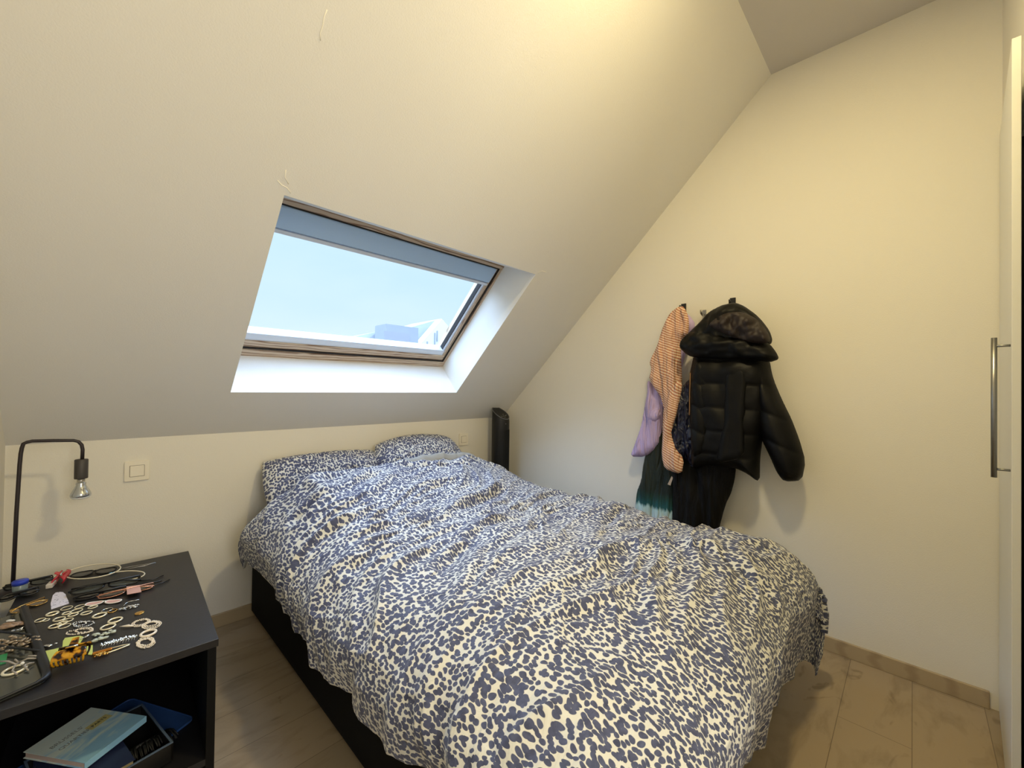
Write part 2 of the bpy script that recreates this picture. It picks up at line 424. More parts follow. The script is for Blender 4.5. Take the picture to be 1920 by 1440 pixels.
# ------------------------------------------------------------------ numpy noise
def perlin(x, y, seed=0):
    xi = np.floor(x).astype(np.int64); yi = np.floor(y).astype(np.int64); xf = x - xi; yf = y - yi
    def g(ix, iy, dx, dy):
        h = (ix * 374761393 + iy * 668265263 + seed * 1442695041) & 0xffffffff
        h = ((h ^ (h >> 13)) * 1274126177) & 0xffffffff
        h = h ^ (h >> 16)
        a = (h & 0xffff) / 65535.0 * 2 * PI
        return np.cos(a) * dx + np.sin(a) * dy
    u = xf*xf*xf*(xf*(xf*6-15)+10); v = yf*yf*yf*(yf*(yf*6-15)+10)
    n00 = g(xi, yi, xf, yf); n10 = g(xi+1, yi, xf-1, yf); n01 = g(xi, yi+1, xf, yf-1); n11 = g(xi+1, yi+1, xf-1, yf-1)
    return ((n00*(1-u)+n10*u)*(1-v) + (n01*(1-u)+n11*u)*v) * 1.5
def sst(a, b_, x):
    t = np.clip((x - a) / (b_ - a), 0, 1); return t*t*(3-2*t)

def grid_mesh(name, P, UV, mats, parent=None, wrap=False):
    ny, nx = P.shape[:2]
    me = bpy.data.meshes.new(name)
    idx = np.arange(ny*nx).reshape(ny, nx)
    q = np.stack([idx[:-1, :-1], idx[:-1, 1:], idx[1:, 1:], idx[1:, :-1]], -1).reshape(-1, 4)
    me.vertices.add(ny*nx); me.vertices.foreach_set('co', P.reshape(-1).astype(np.float32))
    me.loops.add(q.size); me.loops.foreach_set('vertex_index', q.reshape(-1).astype(np.int32))
    me.polygons.add(len(q)); me.polygons.foreach_set('loop_start', (np.arange(len(q))*4).astype(np.int32))
    me.polygons.foreach_set('loop_total', np.full(len(q), 4, np.int32))
    me.update(); me.validate()
    uvl = me.uv_layers.new(name='UVMap'); uvl.data.foreach_set('uv', UV.reshape(-1, 2)[q.reshape(-1)].reshape(-1).astype(np.float32))
    return link(name, me, mats, parent, True)

# ------------------------------------------------------------------ bed
BX0, BX1, BY0, BY1 = .575, 1.955, .335, 2.335
BF = .425
bed = thing('bed', 'low black upholstered double bed base under the leopard print duvet', 'bed', ((BX0+BX1)/2, (BY0+BY1)/2, 0))
def shift(bm, o):
    for v in bm.verts: v.co -= Vector(o.location)
    return bm
b = NB(); box(b, (BX0, BF, .035), (BX1, BY1, .315)); obj('bed_base', shift(b, bed), black_fab, bed, bevel=.012, seg=3)
for x in (BX0 + .07, BX1 - .07):
    for y in (BF + .07, BY1 - .07):
        b = NB(); lathe(b, [(.025, 0), (.03, .036)], (x, y, 0), 16); obj('leg', shift(b, bed), black_pl, bed)
b = NB(); box(b, (BX0 + .004, BF + .02, .317), (BX1 - .02, BY1 + .02, .505))
o = obj('mattress', b, black_fab, None, bevel=.035, seg=4); tag(o, 'black covered mattress lying on the bed base, corner showing beside the left pillow', 'mattress')

# duvet
def duvet():
    nx, ny = 460, 520
    CX, HW = (BX0 + BX1)/2, .69
    top = .565
    s = np.linspace(-.955, .905, nx); t = np.linspace(0, 2.10, ny)   # t from the foot hem to the head edge
    S, Tt = np.meshgrid(s, t)
    # 1D drape: flat, rounded shoulder, fall
    def drape(a, half, bulge, rv, fl, inn=.20):
        # a >= 0 arclength from middle
        rx = fl + bulge
        flat = half - fl
        arc = (PI/2) * math.sqrt((rx*rx + rv*rv)/2)
        th = np.clip((a - flat)/arc, 0, 1) * PI/2
        fall = np.maximum(a - flat - arc, 0)
        x = np.where(a < flat, a, flat + rx*np.sin(th)) - fall * inn
        z = np.where(a < flat, 0, rv*(1-np.cos(th))) + fall * .96
        return x, z
    S = np.where(S < 0, S*(1 - .11*(1 - sst(.2, 1.2, Tt))), S)
    ax = np.abs(S)
    X, ZX = drape(ax, HW, .092, .15, .17)
    Xr, ZXr = drape(ax, HW, .020, .16, .20, .03)
    X = np.where(S > 0, Xr, X); ZX = np.where(S > 0, ZXr, ZX)
    X = CX + np.sign(S) * X
    tf = 1.78 - Tt                                  # distance towards the foot from the point 1.78 m up the bed
    Yf, ZY = drape(np.maximum(1.30 + (0.42 - Tt) , 0), 1.30, .075, .15, .20)
    Y = (BY0 + 1.30) - Yf
    lin = (BY0 + 1.30) + (Tt - 0.42 - 1.30)
    Y = np.where(Tt > 1.72, lin, Y)
    Y = Y + .13 * sst(.45, .8, -S) * sst(1.65, 2.1, Tt)
    p = 2.7
    drop_ = (ZX**p + ZY**p)**(1/p)
    # corner spreads outwards
    cor = np.clip(ZX/.18, 0, 1.2) * np.clip(ZY/.25, 0, 1.2)
    Z = top - drop_
    X = X - .022 * cor * (S > 0) - .015 * cor * (S < 0)
    Y = Y - .035 * cor * (S > 0)
    # crown of the filling
    Z += .035 * np.cos(np.clip(S/.75, -1, 1) * PI/2) * sst(.35, .9, Tt)
    # pillows below the head end
    rx_ = np.interp(X, [.45, .60, .72, .90, 1.05, 1.15, 1.30, 1.60, 1.75, 1.90, 2.05], [.05, .085, .135, .150, .135, .120, .135, .130, .095, .07, .05])
    rise = sst(1.35, 2.02, Y)
    Z += rx_ * rise
    # narrower at the head where the pillow holds it
    hd = sst(1.75, 2.1, Y)
    X -= .012 * hd * (S < 0)
    dx = np.clip(drop_/.2, 0, 1)
    # wrinkles
    wx = S + .10*perlin(S*2.3, Tt*2.3, 3); wt = Tt + .16*perlin(S*1.9+5, Tt*1.9, 4)
    a = R_(14)
    u = wx*math.cos(a) + wt*math.sin(a); v = -wx*math.sin(a) + wt*math.cos(a)
    W = .020*perlin(S*2.6, Tt*2.9, 11)
    r1 = 1 - np.abs(perlin(u*1.5, v*5.2, 21)) * 2.0
    W += .020 * (np.clip(r1, 0, 1)**2.0 - .35) * (.55 + .6*(perlin(S*2, Tt*2, 31) > -.05)) * sst(.1, .7, Tt)
    r2 = 1 - np.abs(perlin(u*3.1+9, v*11, 22)) * 2.2
    W += .0120 * (np.clip(r2, 0, 1)**1.8 - .3) * np.clip(.5 + 1.4*perlin(S*3+2, Tt*3, 32), 0, 1)
    r3 = 1 - np.abs(perlin(wx*9+3, wt*9+1, 23)) * 2.0
    W += .0045 * np.clip(r3, 0, 1)**2
    W += .0035 * perlin(u*8, v*30, 24) * np.clip(.4+1.5*perlin(S*2.4, Tt*2.4+7, 33), 0, 1)
    r5 = 1 - np.abs(perlin(u*1.1+4, v*7.5+2, 26)) * 2.6
    W += .011 * np.clip(r5, 0, 1)**1.6 * sst(.2, .8, Tt)
    # scallops on the sides
    side = np.clip(ZX/.2, 0, 1); foot = np.clip(ZY/.2, 0, 1)
    W = W * (1 - .55*np.maximum(side, foot))
    sc_l = 1 - np.abs(perlin(wt*3.4+.3, S*.6, 41))*2.0
    W += side * (.026*np.clip(1-sc_l, 0, 1)**.8 - .010) * (S < 0)
    W += side * (.028*perlin(wt*4.5, S*.8, 42)) * (S > 0)
    W += foot * (.026*perlin(wx*5.2, Tt*.9, 43) + .010*perlin(wx*14, Tt*1.6, 44))
    W *= 1 - .9*np.clip(cor, 0, 1)
    # soft diagonal valley from the foot edge
    def crease(pts, A, wd_):
        best = np.full(X.shape, 9.0); sd = np.zeros(X.shape)
        for (x0, y0), (x1, y1) in zip(pts, pts[1:]):
            dx_, dy_ = x1-x0, y1-y0; q = np.clip(((X-x0)*dx_ + (Y-y0)*dy_)/(dx_*dx_+dy_*dy_), 0, 1)
            ddx, ddy = X-(x0+q*dx_), Y-(y0+q*dy_); dd = np.hypot(ddx, ddy); m = dd < best
            best = np.where(m, dd, best); sd = np.where(m, np.sign(dx_*ddy - dy_*ddx)*dd, sd)
        return A*(-1.1*np.exp(-(sd/wd_)**2) + .9*np.exp(-((sd-1.7*wd_)/(1.2*wd_))**2) + .4*np.exp(-((sd+1.9*wd_)/(1.3*wd_))**2))
    W += crease([(.74, 1.93), (.90, 1.97), (1.02, 1.98), (1.25, 1.90), (1.5, 1.84)], .014, .020)
    W += crease([(.60, 1.80), (.80, 1.78), (.95, 1.84)], .012, .025)
    W += crease([(.62, 1.30), (.85, 1.42), (1.20, 1.46), (1.5, 1.52)], .009, .026)
    W += crease([(.80, 1.08), (1.10, 1.20), (1.45, 1.18)], .009, .024)
    W += crease([(.72, .86), (.95, 1.02), (1.25, 1.06)], .008, .024)
    W += crease([(1.25, .78), (1.55, .92), (1.85, .98)], .009, .024)
    W += crease([(1.50, .62), (1.52, .48), (1.50, .36)], .012, .03)
    P = np.stack([X, Y, Z], -1)
    du = np.gradient(P, axis=1); dv = np.gradient(P, axis=0)
    nrm = np.cross(du, dv); nrm /= np.linalg.norm(nrm, axis=-1, keepdims=True) + 1e-9
    P = P + nrm * W[..., None]
    # hems
    k = np.clip(1 - Tt/.06, 0, 1)
    P[..., 2] += .012*perlin(S*7, Tt*0, 51) * np.clip(1 - Tt/.4, 0, 1)
    P[..., 2] -= .035*sst(.35, .62, S)*np.clip(1 - Tt/.30, 0, 1)
    e = np.clip((ax - .80)/.2, 0, 1)
    P[..., 2] += .020*perlin(Tt*4, S*0, 52)*e
    # longer corner at the foot towards the wall
    # head edge rolls down
    hr = np.clip((Tt - 2.05)/.05, 0, 1)
    P[..., 2] -= .05*hr**2
    P[..., 2] = np.maximum(P[..., 2], .012)
    UV = np.stack([S + 3, Tt + 3], -1)
    return P, UV
DP, DUV = duvet()
dv = grid_mesh('duvet', DP, DUV, [leo])
tag(dv, 'puffy rumpled duvet in slate blue and cream leopard print covering the bed', 'duvet')
row = int(DP.shape[0]*2.050/2.10); cols = [c for c in range(DP.shape[1]) if 1.20 < DP[row, c, 0] < 1.74]
strip = []
for k in range(6):
    f = k/5; rr_ = []
    for c in cols:
        q = DP[row, c]; tt_ = (q[0]-1.20)/.54; hgt = .030*math.sin(PI*min(1, tt_*1.05))**.6
        rr_.append((q[0], q[1] - .010 + .030*f, q[2] - .006 + (hgt + .010)*math.sin(f*PI/2) + .003*perlin(np.array(q[0]*14.), np.array(f*2.), 91)))
    strip.append(rr_)
SP = np.array(strip)
so = grid_mesh('turned_underside', SP, SP[..., :2], [mat('grey_white_cotton', (150, 150, 146), .8, var=.03, bump=.3, bscale=80)], dv)
so['label'] = 'pale grey-white underside of the duvet edge turned up'
so.modifiers.new('thickness', 'SOLIDIFY').thickness = .004
sm = dv.modifiers.new('thickness', 'SOLIDIFY'); sm.thickness = .012; sm.offset = -1

def pillow(name, cx, cyy, cz, w, h, th, rx, rz, seed, label, rd=.06):
    n = 90
    u = np.linspace(-1, 1, n); U, V = np.meshgrid(u, u)
    e = (1 - np.abs(U)**2.6) * (1 - np.abs(V)**2.6)
    thick = th/2 * np.clip(e, 0, 1)**.42
    flange = 1.0
    ps = []
    for sg in (1, -1):
        x = U*w/2*(1 - rd*(V*V)) ; y = V*h/2*(1 - rd*1.3*(U*U))
        wr = .010*perlin(U*2+seed, V*2, seed) + .006*(1-np.abs(perlin(U*4, V*3+seed, seed+1))*2) + .004*perlin(U*9, V*9, seed+2)
        z = sg*(thick + wr*np.clip(e*3, 0, 1))
        ps.append(np.stack([x, y, z], -1))
    P = np.concatenate([ps[0], ps[1][::-1]], 0)
    UVg = np.concatenate([np.stack([U*w/2 + seed, V*h/2], -1), np.stack([U*w/2 + seed, V[::-1]*h/2 - h], -1)], 0)
    o = grid_mesh(name, P, UVg, [leo])
    o.location = (cx, cyy, cz); o.rotation_euler = (rx, 0, rz)
    return tag(o, label, 'pillow')
pillow('pillow', .90, 2.205, .640, .62, .36, .15, R_(50), R_(0), 3, 'leopard print pillow in the left head corner, slumped against the wall')
pillow('pillow', 1.468, 2.19, .668, .62, .42, .18, R_(50), R_(0), 8, 'leopard print pillow propped highest against the wall, nearest the tower fan', .14)
# pale underside of the duvet edge turned up against the right pillow

# ------------------------------------------------------------------ tower fan
fan = thing('tower_fan', 'tall slim black tower fan standing in the corner behind the bed', 'fan', (2.168, 2.225, 0))
b = NB(); lathe(b, [(.0, 0), (.115, 0), (.118, .012), (.10, .022), (.05, .03)], n=32); obj('base', b, black_pl, fan, True)
def oval_body(bm, n=40):
    rings = []
    hs_ = [.03, .06, .2, .4, .6, .8, .9]
    for h in hs_:
        rings.append([(.067*math.cos(2*PI*k/n), .065*math.sin(2*PI*k/n), h) for k in range(n)])
    # slanted top ring, high at the back-left, low towards the room
    rings.append([(.064*math.cos(2*PI*k/n), .062*math.sin(2*PI*k/n), .962 + .70*(.062*math.sin(2*PI*k/n)) - .06*.064*math.cos(2*PI*k/n)) for k in range(n)])
    V = [[bm.verts.new(p) for p in r] for r in rings]
    for A, B in zip(V, V[1:]):
        for k in range(n): bm.faces.new((A[k], A[(k+1) % n], B[(k+1) % n], B[k]))
    bm.faces.new(V[0][::-1]); bm.faces.new(V[-1])
    return rings[-1]
b = NB(); topring = oval_body(b); obj('body', b, black_soft, fan, False, bevel=.003)
fan_rim = mat('satin_grey_rim', (120, 120, 124), .3, metal=.6)
b = NB(); tube(b, topring, .0028, 8, closed=True); obj('rim', b, fan_rim, fan, True)
b = NB()
def topz(x, y): return .962 + .70*y - .06*x
for (x, y) in ((-.02, -.035), (.0, -.032), (.02, -.03), (.036, -.022), (.01, -.015), (.0, -.046)):
    ball(b, (x, y, topz(x, y) + .0015), .0032, sub=1, sc_=(1, 1, .4))
obj('button', b, mat('white_print', (220, 225, 230), .4), fan)
b = NB()
for k in range(26):
    a = R_(-150 + 120*k/25)
    c = Vector((.0675*math.cos(a), .0655*math.sin(a), 0)); tube(b, [c + Vector((0, 0, .08)), c + Vector((0, 0, .84))], .0012, 5)
obj('grille', b, black_pl, fan)
b = NB(); ball(b, (-.01, -.065, .885), .006, sub=2, sc_=(1, .3, .5)); obj('badge', b, fan_rim, fan, True)

# ------------------------------------------------------------------ light switches
def switch(x, z, w, h, rw, rh, label, group=None):
    t = thing('light_switch', label, 'light switch', (x, YK, z), 0, group)
    b = NB(); prism(b, rrect(w, h, .006), 0, .009); 
    for v in b.verts: v.co = Vector((v.co.x, -v.co.z, v.co.y))
    obj('cover_plate', b, plate_white, t, bevel=.0015)
    b = NB(); prism(b, rrect(rw + .003, rh + .003, .002), .0, .0095)
    for v in b.verts: v.co = Vector((v.co.x, -v.co.z, v.co.y))
    obj('rocker_surround', b, mat('grey_gap', (120, 110, 95), .6), t)
    b = NB(); prism(b, rrect(rw, rh, .002), 0, .0115)
    for v in b.verts: v.co = Vector((v.co.x, -v.co.z, v.co.y))
    obj('rocker', b, plate_white, t, bevel=.001)
switch(.149, .7795, .080, .083, .045, .045, 'cream wall switch on the back wall beside the desk lamp')
switch(1.920, .771, .080, .088, .045, .045, 'cream wall switch on the back wall between right pillow and tower fan')

# ------------------------------------------------------------------ wardrobe door (built in, ajar)
wd = thing('wardrobe', 'built-in white wardrobe in the right corner with its door ajar', 'wardrobe', (XR - .01, YB, 0))
def wsh(bm):
    for v in bm.verts: v.co -= Vector(wd.location)
    return bm
b = NB()
box(b, (WDX, YB - .58, 0), (XR, YB - .56, WDT)); box(b, (WDX, YB - .58, 0), (WDX + .018, YB - .004, WDT)); box(b, (XR - .018, YB - .58, 0), (XR, YB - .012, WDT))
box(b, (WDX, YB - .58, 0), (XR, YB - .012, .06))
obj('carcass', wsh(b), carcass_in, wd)
b = NB(); box(b, (WDX - .03, YB - .02, WDT - .045), (XR, YB - .0, WDT + .03)); box(b, (WDX - .03, YB - .1, 0), (WDX, YB + .012, WDT + .03))
obj('top_rail', wsh(b), door_white, wd)
b = NB(); tube(b, [(WDX + .02, YB - .28, 1.95), (XR - .02, YB - .28, 1.95)], .012, 12); obj('clothes_rail', wsh(b), steel, wd, True)
# the door leaf: local x runs from the hinge to the free edge, local -y is the room side
W_ = .622
dl = NB(); box(dl, (0, 0, .006), (W_, .0165, 2.096))
door = obj('door', dl, door_white, wd, bevel=.0012)
door.location = Vector((2.318, -.2255, 0)) - Vector(wd.location)
door.rotation_euler = (0, 0, math.atan2(.0395, -.623))
hx = W_ - .042; zt, zb = 1.306, .922
hd_ = thing('handle', None, None); hd_.parent = door; hd_.location = (hx, 0, 0)
for z in (1.283, .945):
    b = NB(); tube(b, [(0, 0, z), (0, -.026, z)], .0035, 12); obj('post', b, steel, hd_, True)
b = NB(); tube(b, [(0, -.029, zb), (0, -.029, zt)], .0060, 20); obj('grip_bar', b, steel, hd_, True)

# ------------------------------------------------------------------ hanging clothes (wall hooks on the right wall)
def inside(P, poly):
    x, y = P[..., 0], P[..., 1]; c = np.zeros(x.shape, bool); n = len(poly)
    for i in range(n):
        x0, y0 = poly[i]; x1, y1 = poly[(i+1) % n]
        if y0 == y1: continue
        c ^= ((y0 > y) != (y1 > y)) & (x < (x1-x0)*(y-y0)/(y1-y0) + x0)
    return c
def nearest(P, poly):
    best = np.full(P.shape[:-1], 1e9); pt = np.zeros(P.shape)
    for i in range(len(poly)):
        a = np.array(poly[i]); b_ = np.array(poly[(i+1) % len(poly)]); d = b_ - a
        t = np.clip(((P - a) @ d) / (d @ d + 1e-12), 0, 1); q = a + t[..., None]*d
        dist = np.linalg.norm(P - q, axis=-1); m = dist < best
        best = np.where(m, dist, best); pt = np.where(m[..., None], q, pt)
    return best, pt
def smooth_poly(poly, it=2):
    p = [np.array(q, float) for q in poly]
    for _ in range(it):
        o = []
        for i in range(len(p)):
            a, b_ = p[i], p[(i+1) % len(p)]; o += [a*.8 + b_*.2, a*.2 + b_*.8]
        p = o
    return [tuple(q) for q in p]
def inflate(name, poly, D, Rr, frame, mats, parent=None, back=.3, wr=None, step=.007, it=1, uvs=1.0):
    """closed padded shape from an outline: frame = (origin, ex, ey, en)"""
    poly = smooth_poly(poly, it)
    pa = np.array(poly); mn = pa.min(0) - step; mxx = pa.max(0) + step
    xs = np.arange(mn[0], mxx[0] + step, step); ys = np.arange(mn[1], mxx[1] + step, step)
    G = np.stack(np.meshgrid(xs, ys), -1)
    ins = inside(G, poly); dist, pt = nearest(G, poly)
    cell = ins[:-1, :-1] | ins[1:, :-1] | ins[:-1, 1:] | ins[1:, 1:]
    use = np.zeros(ins.shape, bool); use[:-1, :-1] |= cell; use[1:, :-1] |= cell; use[:-1, 1:] |= cell; use[1:, 1:] |= cell
    G2 = np.where(ins[..., None], G, pt); d = np.where(ins, dist, 0)
    h = D*np.sqrt(np.clip(1 - (1 - np.clip(d/Rr, 0, 1))**2, 0, 1))
    w = wr(G2[..., 0], G2[..., 1]) * np.clip(d/Rr*3.5, 0, 1) if wr else 0
    hf = h + w; hb = -h*back
    O, ex, ey, en = [np.array(q, float) for q in frame]
    idF = -np.ones(ins.shape, int); n = 0; idF[use] = np.arange(use.sum())
    Pf = O + G2[..., 0:1]*ex + G2[..., 1:2]*ey + hf[..., None]*en
    Pb = O + G2[..., 0:1]*ex + G2[..., 1:2]*ey + (hb - .0005)[..., None]*en
    verts = np.concatenate([Pf[use], Pb[use]]); m = use.sum()
    faces = []; edge = {}
    cy, cx = np.nonzero(cell)
    for j, i in zip(cy, cx):
        q = (idF[j, i], idF[j, i+1], idF[j+1, i+1], idF[j+1, i]); faces.append(q)
        faces.append((q[3]+m, q[2]+m, q[1]+m, q[0]+m))
        for k in range(4):
            a, b_ = q[k], q[(k+1) % 4]
            if (b_, a) in edge: del edge[(b_, a)]
            else: edge[(a, b_)] = 1
    for a, b_ in edge: faces.append((b_, a, a+m, b_+m))
    me = bpy.data.meshes.new(name); me.from_pydata([tuple(v) for v in verts], [], [tuple(int(k) for k in f) for f in faces])
    uvl = me.uv_layers.new(name='UVMap'); uu = np.concatenate([G2[use], G2[use]])*uvs
    vi = np.empty(len(me.loops), np.int32); me.loops.foreach_get('vertex_index', vi)
    uvl.data.foreach_set('uv', uu[vi].reshape(-1).astype(np.float32))
    me.update()
    return link(name, me, mats, parent, True)

def C5(pts, X):   # outline measured on a zoomed crop, put on the vertical plane x = X -> (y, z)
    o = []
    for u, v in pts:
        p = at(1160 + u/3.274, 540 + v/3.274, 0, X); o.append((p.y, p.z))
    return o
def wall_frame(X, par=(0, 0, 0)): return ((X - par[0], -par[1], -par[2]), (0, 1, 0), (0, 0, 1), (-1, 0, 0))

puffer = mat('black_nylon_shell', (4, 4, 5), .5, var=.25, vscale=12, bump=.5, bscale=45, spec=.22)
hood_lin = mat('dark_brown_hood_lining', (34, 23, 21), .6, var=.3, vscale=18, bump=.5, bscale=60)
navy = mat('navy_satin_lining', (16, 20, 46), .3, var=.2, vscale=20, bump=.6, bscale=40)
black_cl = mat('black_crepe_cloth', (5, 5, 6), .8, var=.2, bump=.4, bscale=100, spec=.25)
lilac = mat('lilac_cotton', (186, 168, 214), .8, var=.06, vscale=10, bump=.3, bscale=120)
pinkc = mat('dusty_pink_cotton', (206, 170, 172), .8, var=.06, vscale=10)
brass = mat('brass_zip', (170, 130, 90), .35, metal=.9)
# striped shirt cloth
sm_, N, L, p = nodes('peach_striped_shirting')
uv = N.new('ShaderNodeUVMap'); mp = N.new('ShaderNodeMapping'); mp.inputs['Rotation'].default_value = (0, 0, R_(-28)); L.new(uv.outputs[0], mp.inputs[0])
wn = N.new('ShaderNodeTexNoise'); wn.inputs['Scale'].default_value = 5; L.new(uv.outputs[0], wn.inputs['Vector'])
va = N.new('ShaderNodeVectorMath'); va.operation = 'MULTIPLY_ADD'; va.inputs[1].default_value = (.06, .06, 0); L.new(wn.outputs['Color'], va.inputs[0]); L.new(mp.outputs[0], va.inputs[2])
wv = N.new('ShaderNodeTexWave'); wv.inputs['Scale'].default_value = 26; wv.bands_direction = 'Y'; L.new(va.outputs[0], wv.inputs['Vector'])
rr = ramp(N, [(.30, s2l((186, 120, 92))), (.48, s2l((226, 196, 172))), (1, s2l((232, 206, 184)))]); L.new(wv.outputs['Fac'], rr.inputs[0])
L.new(rr.outputs[0], p.inputs['Base Color']); p.inputs['Roughness'].default_value = .8
stripe = sm_
# dip dyed green
gm2, N, L, p = nodes('dark_green_dip_dyed_cloth')
uv = N.new('ShaderNodeUVMap'); sx = N.new('ShaderNodeSeparateXYZ'); L.new(uv.outputs[0], sx.inputs[0])
mpp = N.new('ShaderNodeMapping'); mpp.inputs['Scale'].default_value = (60, 9, 1); L.new(uv.outputs[0], mpp.inputs[0])
nn = N.new('ShaderNodeTexNoise'); nn.inputs['Scale'].default_value = 1; nn.inputs['Detail'].default_value = 4; L.new(mpp.outputs[0], nn.inputs['Vector'])
ma = N.new('ShaderNodeMath'); ma.operation = 'MULTIPLY_ADD'; ma.inputs[1].default_value = .085; L.new(nn.outputs['Fac'], ma.inputs[0]); L.new(sx.outputs['Y'], ma.inputs[2])
rg = N.new('ShaderNodeMapRange'); rg.inputs['From Min'].default_value = .44; rg.inputs['From Max'].default_value = .74; L.new(ma.outputs[0], rg.inputs[0])
rr = ramp(N, [(0, s2l((200, 205, 205))), (.26, s2l((175, 205, 205))), (.32, s2l((24, 82, 84))), (.46, s2l((20, 58, 54))), (.6, s2l((20, 34, 27))), (1, s2l((24, 34, 26)))]); L.new(rg.outputs[0], rr.inputs[0])
L.new(rr.outputs[0], p.inputs['Base Color']); p.inputs['Roughness'].default_value = .7
dip = gm2

def folds(ky, kz, amp, seed):     # vertical folds
    def f(y, z): return 1.5*amp*perlin(y*ky + .15*perlin(z*3, y*3, seed+1)*ky*.3, z*kz, seed) + amp*.7*perlin(y*ky*2.5, z*kz*3, seed+2)
    return f

XW = XR
gx = XW - .03
def cloth(name, label, cat, X):
    return thing(name, label, cat, (X, .9, 1.0))
def fold_bump(m, sx_, sy_, dist, seed=0.0, strength=1.0):
    N = m.node_tree.nodes; L = m.node_tree.links; p = N['Principled BSDF']
    uv = N.new('ShaderNodeUVMap'); mp = N.new('ShaderNodeMapping'); mp.inputs['Scale'].default_value = (sx_, sy_, 1); mp.inputs['Location'].default_value = (seed, 0, 0); mp.inputs['Rotation'].default_value = (0, 0, .12)
    L.new(uv.outputs[0], mp.inputs[0]); n = N.new('ShaderNodeTexNoise'); n.inputs['Scale'].default_value = 1; n.inputs['Detail'].default_value = 3; n.inputs['Distortion'].default_value = .8
    L.new(mp.outputs[0], n.inputs['Vector']); b = N.new('ShaderNodeBump'); b.inputs['Strength'].default_value = strength; b.inputs['Distance'].default_value = dist
    L.new(n.outputs['Fac'], b.inputs['Height']); L.new(b.outputs['Normal'], p.inputs['Normal'])
fold_bump(stripe, 30, 4, .045, 1); fold_bump(lilac, 26, 5, .045, 2); fold_bump(dip, 26, 4, .04, 3); fold_bump(navy, 34, 14, .04, 4); fold_bump(black_cl, 22, 4, .04, 5)
# green dress, deepest
t = cloth('dress', 'dark green dress with teal and white dip-dyed hem hanging behind the lilac top', 'dress', XW - .035)
fr_ = lambda X, t: wall_frame(X, t.location)
inflate('dress_body', C5([(190, 860), (330, 860), (350, 1130), (360, 1500), (100, 1500), (108, 1260), (140, 1180), (152, 1090), (170, 1000)], XW - .05), .03, .06, fr_(XW - .05, t), dip, t, wr=folds(22, 2, .008, 61))
b = NB(); q = C5([(325, 1155), (300, 1205), (318, 1213), (333, 1165)], XW - .085)
vs = [b.verts.new((XW - .085 - t.location.x, y - t.location.y, z - t.location.z)) for y, z in q]; b.faces.new(vs)
g = bmesh.ops.extrude_face_region(b, geom=b.faces[:]); 
for v in g['geom']:
    if isinstance(v, bmesh.types.BMVert): v.co.x += .001
obj('care_tag', b, mat('beige_label', (205, 180, 150), .7), t)
# lilac top
t = cloth('shirt', 'lilac cotton shirt hanging under the striped shirt, left side of the hooks', 'shirt', XW - .06)
inflate('shirt_body', C5([(178, 560), (215, 600), (285, 640), (300, 300), (380, 150), (430, 160), (475, 225), (440, 300), (330, 700), (275, 720), (270, 850), (250, 975), (160, 1037), (72, 1035), (100, 960), (140, 850), (158, 740), (178, 650)], XW - .07), .03, .05, fr_(XW - .07, t), lilac, t, wr=folds(24, 2.5, .010, 63))
inflate('cuff', C5([(175, 790), (195, 755), (245, 735), (262, 780), (240, 815), (190, 825)], XW - .095), .022, .03, fr_(XW - .095, t), lilac, t, wr=folds(40, 20, .004, 64))
# striped shirt
t = cloth('shirt', 'peach and white pinstriped shirt hanging from the left black hook', 'shirt', XW - .09)
inflate('shirt_body', C5([(362, 118), (395, 110), (420, 150), (432, 200), (430, 275), (385, 320), (382, 420), (392, 600), (362, 745), (330, 870), (336, 960), (402, 1050), (387, 1146), (285, 1112), (266, 1030), (270, 900), (280, 695), (185, 560), (205, 500), (190, 455), (245, 340), (280, 230), (320, 150)], XW - .10), .045, .06, fr_(XW - .10, t), stripe, t, wr=folds(26, 1.6, .014, 67))
inflate('sleeve', C5([(300, 640), (372, 560), (392, 600), (362, 745), (325, 870), (336, 960), (402, 1050), (387, 1146), (285, 1112), (266, 1030), (272, 900)], XW - .152), .028, .035, fr_(XW - .152, t), stripe, t, wr=folds(22, 1.2, .006, 68))
inflate('collar', C5([(395, 112), (415, 150), (432, 210), (425, 290), (395, 290), (405, 220), (385, 150), (378, 118)], XW - .135), .022, .03, fr_(XW - .135, t), stripe, t, wr=folds(60, 8, .004, 69))
# navy jacket lining visible left of the puffer + striped bit
t = cloth('jacket', 'navy satin jacket hanging between the striped shirt and the black puffer coat', 'jacket', XW - .10)
inflate('jacket_body', C5([(382, 620), (430, 560), (520, 500), (540, 800), (520, 1060), (450, 1110), (432, 1062), (400, 1045), (340, 1015), (328, 930), (340, 850), (366, 740)], XW - .115), .045, .06, fr_(XW - .115, t), navy, t, wr=folds(30, 6, .014, 71))
inflate('pocket_flap', C5([(308, 870), (340, 850), (345, 930), (312, 938)], XW - .145), .014, .02, fr_(XW - .145, t), navy, t, step=.005)
b = NB(); z0 = C5([(440, 520), (436, 640), (434, 780)], XW - .19)
tube(b, [(XW - .19 - t.location.x, y - t.location.y, z - t.location.z) for y, z in z0], .0022, 6); obj('zipper', b, brass, t)
# black long garment behind
t = cloth('trousers', 'long black trousers hanging lowest behind the puffer coat, hem behind the duvet', 'trousers', XW - .05)
inflate('trouser_legs', C5([(335, 1100), (420, 1000), (600, 980), (722, 1095), (712, 1180), (690, 1260), (655, 1330), (600, 1540), (330, 1540), (338, 1250)], XW - .07), .055, .09, fr_(XW - .07, t), black_cl, t, wr=folds(18, 1.2, .016, 73))
